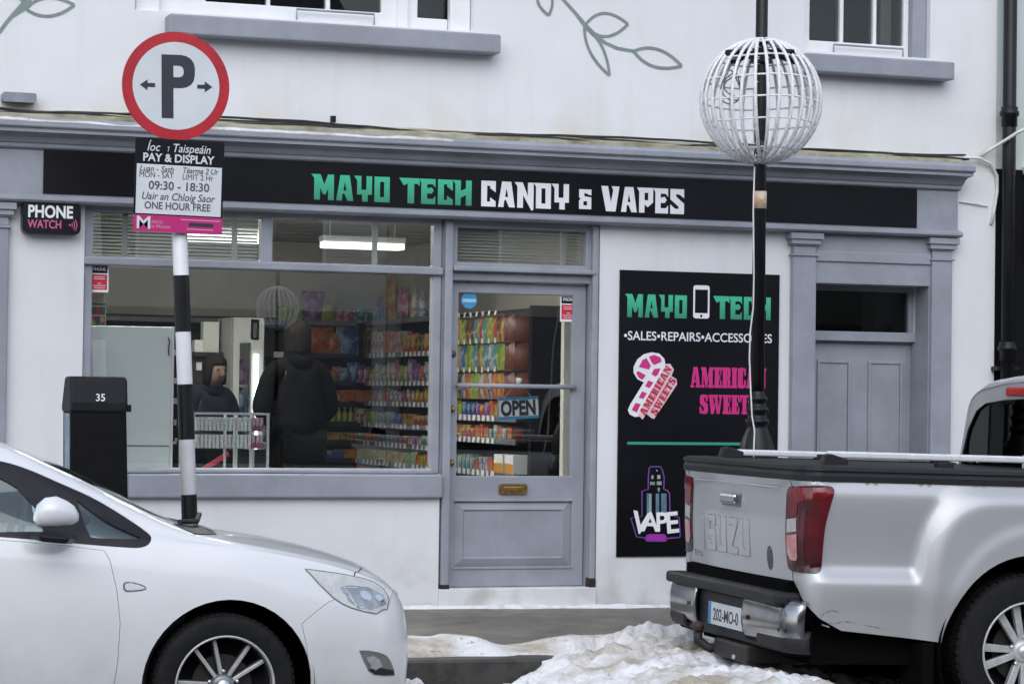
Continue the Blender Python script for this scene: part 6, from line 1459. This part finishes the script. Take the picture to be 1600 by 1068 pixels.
def tailbox(y0, y1, z0, z1, d0, d1, nm, m_, par, bev=.006):
    c = T([-(y0 + y1) / 2], [(z0 + z1) / 2])[0][0]
    return MB().box(c - d1, c - d0, y0, y1, z0, z1).build(nm, m_, par, local=True, bevel=bev)
hb = tailbox(-.10, .16, 1.035, 1.105, -.004, .010, 'handle_recess', M['lampgrey'], tgate)
tailbox(-.075, .135, 1.048, 1.098, .010, .034, 'handle', M['chrome'], hb, .014)
on_tail(flat([rrect(.12, .20, -.03, .04, .01)], 'plate', .003), 0, 1.0, 'handle_shadow_plate', M['silver'], tgate) if False else None
me = text('TURBO', .045, .01, d=.004, shear=.2); fit_w(me, .15); on_tail(me, .575, .745, 'badge', M['chrome'], tgate)
on_tail(flat([ellipse(0, .0, .035, .06, n=20)], 'sticker', .0015), -.475, .80, 'sticker', mat('worn_dark_sticker', (.12, .12, .13), .6, ns=60, amt=.6), tgate)
tailbox(-.60, .60, 1.150, 1.158, -.003, .0015, 'swage_line', M['silver'], tgate, .002)
MB().box(TX - .02, TX + .06, -.72, .72, .60, .70).build('tail_gap', M['under'], trk, local=True)
MB().box(TX + .02, TX + .08, -.80, .80, .50, 1.19).build('tail_inner', M['under'], trk, local=True)
# lamps: red lens wrapping the corner with a clear and a pink section on the rear face
M['tailred'] = mat('red_lamp_lens', (.11, .003, .007), .16, coat=.35, ns=3.5, col2=(.022, .002, .004), lo=.40, hi=.62)
M['tailbright'] = mat('bright_red_lens', (.20, .006, .012), .14, coat=.4, ns=9, amt=.3)
M['tailclear'] = mat('clear_lamp_section', (.52, .48, .47), .18, coat=.6, ns=12, amt=.2)
M['tailpink'] = mat('pink_lamp_section', (.55, .13, .16), .18, coat=.6, ns=9, amt=.3, col2=(.55, .35, .34))
def lampsec(px, m_, off, nm, par): return patch(nm, T, inset(dens(px_uv(T, TM, Us, Vs, px), .015), .002), [], .014, off + .0015, m_, par, True, .002)
tlo = patch('tail_light', T, smoothpoly(tl, 1), [], .016, .006, M['tailred'], trk, True, .006)
lampsec([(1233, 763), (1250, 760), (1293, 761), (1299, 766), (1296, 775), (1285, 779), (1262, 780), (1249, 786), (1247, 806), (1232, 806)], M['tailbright'], .008, 'lamp_section', tlo)
lampsec([(1232, 810), (1246.5, 808), (1246.5, 830), (1231.5, 832)], M['tailclear'], .0085, 'lamp_section', tlo)
lampsec([(1231.5, 835), (1247, 833), (1248, 872), (1246, 876), (1237, 874), (1232, 862)], M['tailpink'], .0085, 'lamp_section', tlo)
M['scuff'] = mat('grey_scuff', (.12, .12, .125), .7, ns=60, col2=(.40, .40, .41), lo=.42, hi=.6)
for pl_, w_ in (([(1281, 966), (1288, 957), (1300, 953), (1312, 956)], .006), ([(1292, 971), (1304, 974), (1318, 970), (1336, 972)], .005), ([(1352, 976), (1372, 980), (1386, 982)], .004), ([(1284, 975), (1296, 979)], .007)):
    patch('scuff', T, ribbon(px_uv(T, TM, Us, Vs, pl_), w_), [], .012, .0012, M['scuff'], trk, False, .0005)
# cap rails, sports cover and roof-style rails
cap = MB(); n_ = 0; ss_ = np.concatenate([np.linspace(-(sx2s(bedx)), -TS, 12), np.linspace(-TS, TS, 60), np.linspace(TS, sx2s(bedx), 12)])
prof = [(.002, 1.196), (.010, 1.20), (.012, 1.225), (.004, 1.240), (.004, 1.247), (.014, 1.250), (.010, 1.268), (-.02, 1.276), (-.12, 1.278), (-.12, 1.20)]
x_, y_, nx_, ny_ = tpath(ss_)
for i in range(len(ss_)):
    b0 = T([ss_[i]], [1.195])[0]
    for o, z in prof: cap.v.append((b0[0] + nx_[i] * o, b0[1] + ny_[i] * o, z))
K_ = len(prof)
for i in range(len(ss_) - 1):
    for j in range(K_ - 1): cap.f.append((i * K_ + j, i * K_ + j + 1, (i + 1) * K_ + j + 1, (i + 1) * K_ + j))
cap.build('rail_cap', M['plastic'], trk, local=True, smooth=False)
MB().box(TX + .04, bedx, -.78, .78, 1.262, 1.272).build('bed_cover', M['plastic'], trk, local=True, bevel=.004)
for sd in (-1, 1):
    r0 = -1.07 if sd < 0 else -1.02
    zr0 = .008 if sd < 0 else -.018
    rl = MB().box(r0 + .03, bedx - .02, sd * .77 - .024, sd * .77 + .024, 1.302 + zr0, 1.336 + zr0).build('side_rail', mat('silver_rail', (.74, .75, .78), .35, metal=.15, ns=20, amt=.1) if 'silver_rail' not in bpy.data.materials else bpy.data.materials['silver_rail'], trk, local=True, bevel=.009)
    for x0, l_ in ((r0 - .01, .14), (-.46, .09), (.25, .1)):
        MB().prism([(x0, 1.27), (x0 + .02 if x0 == r0 - .01 else x0, 1.325 if x0 == r0 - .01 else 1.305), (x0 + .05, 1.332 if x0 == r0 - .01 else 1.306), (x0 + l_, 1.306), (x0 + l_, 1.27)], sd * .77 - .026, sd * .77 + .026).build('rail_foot', M['plastic'], rl, local=True, bevel=.006)
# rear bumper: dark step with chrome corners
def bumper(s0, s1, z0, z1, o0, bulge, m_, nm, par, n=30, shrink=1.0):
    mb = MB(); S_ = np.linspace(s0, s1, n); x, y, nx, ny = tpath(S_); K = 9
    for i in range(n):
        f = abs(S_[i]); dx = 0.0
        for j in range(K):
            t_ = j / (K - 1); o = o0 + bulge * math.sin(math.pi * t_) ** .5
            mb.v.append((x[i] + nx[i] * o, y[i] * shrink + ny[i] * o * .6, z0 + (z1 - z0) * t_))
    for i in range(n - 1):
        for j in range(K - 1): mb.f.append((i * K + j, i * K + j + 1, (i + 1) * K + j + 1, (i + 1) * K + j))
    return mb.build(nm, m_, par, local=True, smooth=True, solid=.02)
bp_ = MB().box(TX - .115, TX + .10, -.80, .80, .588, .648).build('rear_bumper', M['plastic'], trk, local=True, bevel=.018, seg=3)
MB().box(TX - .07, TX + .06, -.62, .62, .36, .585).build('bumper_recess', M['plastic'], bp_, local=True, bevel=.01)
MB().box(TX - .03, TX + .10, -.80, .80, .34, .47).build('bumper_skirt', M['under'], bp_, local=True, bevel=.02)
for sd in (-1, 1):
    s_in, s_out = (.36, TS - .055)
    c_ = bumper(sd * s_in, sd * s_out, .385, .618, .052, .035, M['chrome'] if False else mat('chrome_corner', (.40, .40, .41), .16, metal=1, ns=6, amt=.25), 'chrome_corner', bp_, shrink=.965)
    MB().lathe([(0, -.004), (.012, -.003), (.013, .0)], 10, (TX - .112, sd * .43, .50), 'x').build('bolt', M['plastic'], c_, local=True)
    bumper(sd * .55, sd * (TS - .04), .36, .47, .047, .035, M['plastic'], 'lower_corner', bp_, shrink=.966)
npl = MB().box(TX - .082, TX - .0715, -.32, .20, .415, .530).build('number_plate', M['signwhite'], bp_, local=True, bevel=.002)
MB().box(TX - .0835, TX - .0822, .16, .198, .417, .528).build('blue_band', mat('euro_blue', (.02, .20, .50), .4), npl, local=True)
me = text('202-MO-0', .088, .012); fit_w(me, .36); me.transform(Matrix.Translation((.035, 0, -.03)) ); me.transform(Matrix.Rotation(-math.pi / 2, 4, 'Z')); me.transform(Matrix.Translation((TX - .0832, -.02, .47)))
link('lettering', me, M['navy'], npl, local=True)
# tow bar with ball
tb = MB().box(TX + .05, TX + .25, -.35, .10, .27, .36).build('tow_bar', M['under'], trk, local=True, bevel=.01)
MB().box(TX - .10, TX + .20, -.42, .06, .265, .355).build('tow_plate', mat('black_steel', (.012, .011, .010), .6, ns=20, amt=.4), tb, local=True, bevel=.01)
MB().tube([(TX - .02, .10, .30), (TX - .10, .13, .29), (TX - .15, .16, .33), (TX - .15, .16, .37)], .026, 10).build('tow_neck', bpy.data.materials['black_steel'], tb, local=True, smooth=True)
MB().lathe([(0, -.03), (.02, -.028), (.032, -.01), (.034, .005), (.026, .022), (.0, .032)], 16, (TX - .15, .16, .40), 'z').build('tow_ball', mat('rusty_brown', (.045, .022, .016), .6, ns=30, amt=.4), tb, local=True, smooth=True)
MB().lathe([(0, -.012), (.012, -.01), (.013, 0)], 10, (TX - .102, -.25, .285), 'x').build('bolt', M['alu'], tb, local=True)
# chassis, liner, wheels
for sd in (-1, 1):
    MB().lathe([(.485, sd * .93), (.485, sd * .55), (0, sd * .55)], 44, (0, 0, .388), 'y').build('wheel_liner', M['under'], trk, local=True)
    for x in (0, 3.095): wheel(trk, x, sd * .79, .38, .382, .243, .25, 5, .036, 12.0, 43.0, sd, dark=False, taper=1.12)
MB().box(TX + .1, 3.9, -.75, .75, .30, .60).build('chassis', M['under'], trk, local=True)
MB().box(-.56, -.50, -.90, -.62, .20, .42).build('mud_flap', M['under'], trk, local=True, bevel=.008)
MB().tube([(-1.0, -.3, .30), (.4, -.3, .34)], .05, 10).build('exhaust', mat('dull_steel', (.2, .2, .2), .5, metal=.6), trk, local=True, smooth=True)
# cab: rear wall with window, roof, doors and the nose beyond the frame
cabst = []
for x, w_, zs, zr, yr, zc in ((.42, .86, 1.18, 1.64, .64, 1.735), (.50, .90, 1.20, 1.70, .64, 1.775), (.9, .92, 1.19, 1.77, .62, 1.80), (1.6, .92, 1.16, 1.76, .62, 1.795), (2.1, .92, 1.13, 1.62, .64, 1.67), (2.55, .92, 1.11, 1.30, .70, 1.36), (2.75, .92, 1.10, 1.17, .72, 1.22), (3.2, .92, 1.08, 1.12, .70, 1.16), (3.7, .88, 1.00, 1.04, .65, 1.08), (3.93, .70, .85, .90, .45, .94), (4.0, .3, .70, .75, .2, .78)):
    cabst.append((x, w_, .42, zs, .05, zr, yr, zc))
Cb = Loft(cabst)
c_in = lambda p: [(x, Cb.inv(x, z)) for x, z in p]
cdl = smoothpoly(c_in([(.62, 1.24), (.66, 1.62), (.9, 1.68), (1.6, 1.67), (2.0, 1.56), (2.45, 1.26), (2.5, 1.18), (1.6, 1.20)]), 1)
af2 = c_in([(3.095 + .46 * math.cos(q), .388 + .46 * math.sin(q)) for q in [2 * math.pi * i / 40 for i in range(40)]])
cws = [(2.02, 8 * VS), (2.05, 6.5 * VS), (2.6, 6.45 * VS), (2.72, 8 * VS)]
patch('cab', Cb, [(.42, 0), (4.0, 0), (4.0, 8 * VS), (.42, 8 * VS)], [cdl, af2, cws], .05, 0, M['silver'], trk, 'join', .012)
patch('side_window', Cb, cdl, [], .06, -.004, M['darkglass'], trk, True, .006)
patch('windscreen', Cb, cws, [], .06, -.004, M['darkglass'], trk, 'join', .006)
for sd in (-1, 1): MB().lathe([(.47, sd * .90), (.47, sd * .55), (0, sd * .55)], 40, (3.095, 0, .388), 'y').build('wheel_liner', M['under'], trk, local=True)
# rear wall of the cab, set in the loft's end section
sec = Cb(np.full(60, .42), np.linspace(0, 8 * VS, 60)); sec = [(float(p[1]), float(p[2])) for p in sec]
outl = sec + [(-y, z) for y, z in sec[::-1][1:]]
rw2 = [(-.765, 1.20), (.765, 1.20), (.735, 1.34), (.675, 1.47), (.575, 1.575), (.47, 1.615), (.25, 1.635), (0, 1.642), (-.25, 1.635), (-.47, 1.615), (-.575, 1.575), (-.675, 1.47), (-.735, 1.34)]
def facing_rear(cs, d, x): 
    me = flat(cs, 'x', d); me.transform(Matrix.Rotation(-math.pi / 2, 4, 'Z')); me.transform(Matrix.Translation((x, 0, 0))); return me
link('cab_rear_wall', facing_rear([outl, rw2], .02, .425), M['silver'], trk, local=True)
rwd = link('rear_window', facing_rear([[(x * 1.01, 1.2 + (z - 1.2) * 1.01) for x, z in rw2]], .005, .432), M['darkglass'], trk, local=True)
link('window_seal', facing_rear([rw2, [(x * .982, 1.21 + (z - 1.2) * .97) for x, z in rw2]], .006, .420), M['seal'], rwd, local=True)
MB().box(.405, .43, -.21, .21, 1.656, 1.704).build('brake_light', mat('lit_red_lens', (.60, .02, .02), .2, ns=14, amt=.5), trk, local=True, bevel=.012)
MB().box(.422, .4255, -.30, .02, 1.25, 1.34).build('window_sticker', mat('pale_green_sticker', (.38, .58, .50), .5), rwd, local=True)
MB().box(.422, .4255, .54, .565, 1.285, 1.32).build('window_sticker', M['signwhite'], rwd, local=True)
for y in (-.38, .38):
    s0 = MB().box(.72, .95, y - .24, y + .24, .9, 1.36).build('seat', M['cabin'], trk, local=True, bevel=.05)
    MB().box(.74, .86, y - .13, y + .13, 1.38, 1.56).build('headrest', M['cabin'], s0, local=True, bevel=.04)
# ================================================================== SNOW
M['snow'] = mat('dirty_snow', (.78, .79, .82), .55, ns=2.6, col2=(.40, .355, .285), lo=.39, hi=.60, bump=.8, bs=45, spec=.4)
nt = M['snow'].node_tree; b_ = nt.nodes['Principled BSDF']
b_.inputs['Subsurface Weight'].default_value = .0
src = b_.inputs['Base Color'].links[0].from_socket
tc = _n(nt, 'ShaderNodeTexCoord'); t2 = _n(nt, 'ShaderNodeTexNoise'); t2.inputs['Scale'].default_value = 26; t2.inputs['Detail'].default_value = 3; nt.links.new(tc.outputs['Object'], t2.inputs['Vector'])
r2 = _n(nt, 'ShaderNodeValToRGB'); r2.color_ramp.elements[0].position = .66; r2.color_ramp.elements[1].position = .74; r2.color_ramp.elements[0].color = (0, 0, 0, 1); nt.links.new(t2.outputs['Fac'], r2.inputs[0])
mx = _n(nt, 'ShaderNodeMix', data_type='RGBA'); nt.links.new(r2.outputs[0], mx.inputs['Factor']); nt.links.new(src, mx.inputs['A']); mx.inputs['B'].default_value = (.20, .18, .15, 1); nt.links.new(mx.outputs['Result'], b_.inputs['Base Color'])
def fbm(x, y, s, o=4, seed=0.0):
    v = 0; a = 1; tot = 0
    for k in range(o): v += a * noise.noise(Vector((x * s, y * s, seed + k * 7.3))); tot += a; a *= .5; s *= 2.1
    return v / tot
def ground(x, y): return gz_pave(x, y) if y > KY else road_z(x, y)
def sm(a, b, x):
    t = min(max((x - a) / (b - a), 0), 1); return t * t * (3 - 2 * t)
def lumps(x, y, s, seed):
    v = noise.voronoi(Vector((x * s + .3 * noise.noise(Vector((x * 3, y * 3, seed))), y * s, seed)))[0][0]
    return max(0, 1 - v * 1.35)
def h_snow(x, y):
    n = fbm(x, y, 1.7, 4, 2.0); n2 = fbm(x, y, 7, 3, 9.0)
    # ridge along the kerb left of the pile, on the pavement edge
    rc = -1.52 + .06 * noise.noise(Vector((x * 2.2, 0, 5)))
    ridge = .085 * max(0, 1 - ((y - rc) / .26) ** 2) * sm(3.0, 3.35, x) * (1 - .75 * sm(4.45, 4.75, x) * (1 - sm(4.75, 5.1, x)))
    ridge *= (1 + .5 * n + .25 * n2)
    # ploughed pile beside and behind the truck
    edge = -2.35 + .78 * sm(4.1, 5.4, x) + .10 * n
    pile = sm(edge + .12, edge - .55, y) * (.10 + .17 * sm(4.0, 5.0, x)) * (1 - .45 * sm(5.9, 7.4, x)) * sm(-5.6, -4.2, y) * (1 - .85 * sm(5.35, 5.8, x) * sm(-3.1, -3.5, y)) * (1 - .6 * sm(5.5, 6.2, x))
    band = (.05 + .05 * n) * sm(5.0, 5.6, x) * sm(-1.25 + .1 * n, -1.55, y) 
    pile = max(pile, band) * sm(3.55, 4.15, x + .25 * n)
    pile = max(pile, .16 * sm(3.95, 3.75, x + .2 * n) * sm(3.2, 3.4, x) * sm(-2.2, -2.5, y) * sm(-3.4, -3.0, y))
    pile *= 1 + .30 * n
    if pile > .02: pile += .040 * lumps(x, y, 4.2, 1.0) * min(1, pile / .08) + .042 * lumps(x, y, 8.0, 4.0) * min(1, pile / .08) + .024 * lumps(x, y, 17.0, 9.0) * min(1, pile / .06) + .014 * n2 + .012 * fbm(x, y, 22, 2, 5.0)
    return max(ridge, pile)
def snow_sheet(x0, x1, y0, y1, st, name):
    nx, ny = int((x1 - x0) / st), int((y1 - y0) / st); idx = {}; mb = MB()
    H = [[h_snow(x0 + i * st, y0 + j * st) for j in range(ny + 1)] for i in range(nx + 1)]
    def V(i, j):
        if (i, j) not in idx:
            x, y = x0 + i * st, y0 + j * st; idx[(i, j)] = len(mb.v)
            jit = .3 * st
            mb.v.append((x + jit * noise.noise(Vector((x * 40, y * 40, 1))), y + jit * noise.noise(Vector((x * 40, y * 40, 8))), (ground(x, y) if not (KY - .02 < y < KY + .02) else gz_pave(x, y)) + H[i][j] - .012))
        return idx[(i, j)]
    for i in range(nx):
        for j in range(ny):
            if max(H[i][j], H[i + 1][j], H[i][j + 1], H[i + 1][j + 1]) > .010: mb.f.append((V(i, j), V(i + 1, j), V(i + 1, j + 1), V(i, j + 1)))
    o = mb.build(name, M['snow'], None, smooth=True); o['kind'] = 'stuff'; return o
snow_sheet(3.0, 7.7, -4.9, -1.2, .015, 'snow')
# thin snow along the foot of the wall and step
rnd = random.Random(11)
ft = MB(); n = 150; x0, x1 = 3.3, 7.6; K = 7
for i in range(n + 1):
    x = x0 + (x1 - x0) * i / n; a = .5 + .9 * fbm(x, 0, 3.1, 4, 3.0); a = max(.12, a)
    dpt = .05 * a + .012; ht = .010 + .022 * a * (1 if 4.5 < x < 6.3 else .45)
    for k in range(K):
        t_ = k / (K - 1); y = -.022 - dpt * t_; ft.v.append((x, y + .008 * noise.noise(Vector((x * 20, t_ * 9, 1))), gz_pave(x, y) + ht * (1 - t_ ** 2.2) + .010 * noise.noise(Vector((x * 14, t_ * 5, 6))) * (1 - t_) - .003))
for i in range(n):
    for k in range(K - 1): ft.f.append((i * K + k, (i + 1) * K + k, (i + 1) * K + k + 1, i * K + k + 1))
M['cleansnow'] = mat('thin_clean_snow', (.76, .77, .79), .7, ns=9, col2=(.55, .54, .50), lo=.30, hi=.5, bump=.6, bs=60)
o = ft.build('snow', M['cleansnow'], None, smooth=True); o['kind'] = 'stuff'
# crust of snow left on the front edge of the cornice
cr = MB(); n = 130; x0, x1 = 1.2, 4.75; K = 5
for i in range(n + 1):
    x = x0 + (x1 - x0) * i / n; a = max(.0, .55 + .8 * fbm(x, 1, 2.4, 4, 8.0))
    for k in range(K):
        t_ = k / (K - 1); y = -.223 + .055 * t_ * (.4 + a); cr.v.append((x, y - .003, 2.906 + .030 * a * math.sin(math.pi * min(t_ * .8 + .12, 1)) + .014 * t_))
for i in range(n):
    for k in range(K - 1): cr.f.append((i * K + k, (i + 1) * K + k, (i + 1) * K + k + 1, i * K + k + 1))
o = cr.build('snow', M['snow'], None, smooth=True, solid=.01); o['kind'] = 'stuff'
# loose lumps that rolled off the pile
lm = MB()
for k in range(60):
    x, y = rnd.uniform(3.6, 7.6), rnd.uniform(-4.6, -1.3); h = h_snow(x, y)
    if h < .01 and rnd.random() < .8: continue
    r = rnd.uniform(.010, .030); n = len(lm.v); c = Vector((x, y, ground(x, y) + max(h - .012, 0) + r * .1)); ps_ = []
    for i in range(5):
        for j in range(8):
            th = math.pi * (i + .5) / 5; ph = 2 * math.pi * j / 8; d = Vector((math.sin(th) * math.cos(ph), math.sin(th) * math.sin(ph), math.cos(th) * .8)); ps_.append(c + d * r * (1 + .45 * noise.noise(d * 1.7 + c * 9)))
    lm.add(ps_, [(i * 8 + j, i * 8 + (j + 1) % 8, (i + 1) * 8 + (j + 1) % 8, (i + 1) * 8 + j) for i in range(4) for j in range(8)] + [tuple(range(8)), tuple(range(32, 40))])
o = lm.build('snow', M['snow'], None, smooth=True); o['kind'] = 'stuff'

# ================================================================== OPPOSITE SIDE OF THE STREET (seen mirrored in the glass)
rnd = random.Random(5)
cols = [(.34, .31, .27), (.42, .40, .36), (.24, .26, .29), (.38, .28, .22), (.45, .44, .42)]
x = -34; k = 0
names = ['buff', 'cream', 'slate grey', 'terracotta', 'pale grey']
M['slate'] = mat('slate_roof', (.06, .062, .068), .6, ns=6, amt=.3)
M['shopdark'] = mat('dark_shopfront', (.05, .055, .06), .4, ns=2, amt=.4)
while x < 50:
    w_ = rnd.uniform(7, 11); h_ = rnd.uniform(6.0, 7.6); c = cols[k % 5]
    ob = thing('opposite_building', f'{names[k % 5]} rendered terrace across the street, {["first", "second", "third", "fourth", "fifth", "sixth", "seventh", "eighth", "ninth", "tenth", "eleventh", "twelfth"][k % 12]} from the western end', 'building', (x + w_ / 2, -31, 0), 'terrace across the street')
    wm = mat('opposite_render', c, .85, ns=1.2, amt=.12)
    MB().box(x, x + w_ - .02, -40, -31, -.5, h_).build('wall', wm, ob)
    MB().prismx([(-40.2, h_), (-30.8, h_), (-35.5, h_ + 3.0)], x, x + w_ - .02).build('roof', M['slate'], ob)
    MB().box(x + .3, x + w_ - .32, -31.0, -30.9, .0, 2.9).build('shopfront', M['shopdark'], ob)
    for i in range(3):
        xx = x + w_ * (i + .5) / 3
        f = MB().box(xx - .55, xx + .55, -31.0, -30.95, 3.7, 5.3).build('window', M['white'], ob)
        MB().box(xx - .48, xx + .48, -30.95, -30.93, 3.78, 5.22).build('pane', M['shopdark'], f)
    x += w_; k += 1
lamp_post(10.25, -26.5, -.30, 'second black lamp post on the far side of the street, mirrored in the window', 'wire globe of fairy lights on the far lamp post, mirrored in the window', near=False, gz=2.78)

# ------------------------------------------------------------------ labels that single out look-alikes by their place in the row
bpy.context.view_layer.update()
byl = {}
for o in COL.objects:
    if o.parent is None and o.get('group') and o.get('label'): byl.setdefault(o['label'], []).append(o)
words = ['first', 'second', 'third', 'fourth', 'fifth', 'sixth', 'seventh', 'eighth', 'ninth', 'tenth', 'eleventh', 'twelfth', 'thirteenth', 'fourteenth', 'fifteenth', 'sixteenth', 'seventeenth', 'eighteenth']
for lab, os2 in byl.items():
    if 1 < len(os2) <= 18:
        os2.sort(key=lambda o: (round(proj(o.location)[0], 1), o.location.x))
        for i, o in enumerate(os2): o['label'] = f'{words[i]} from left, {lab}'
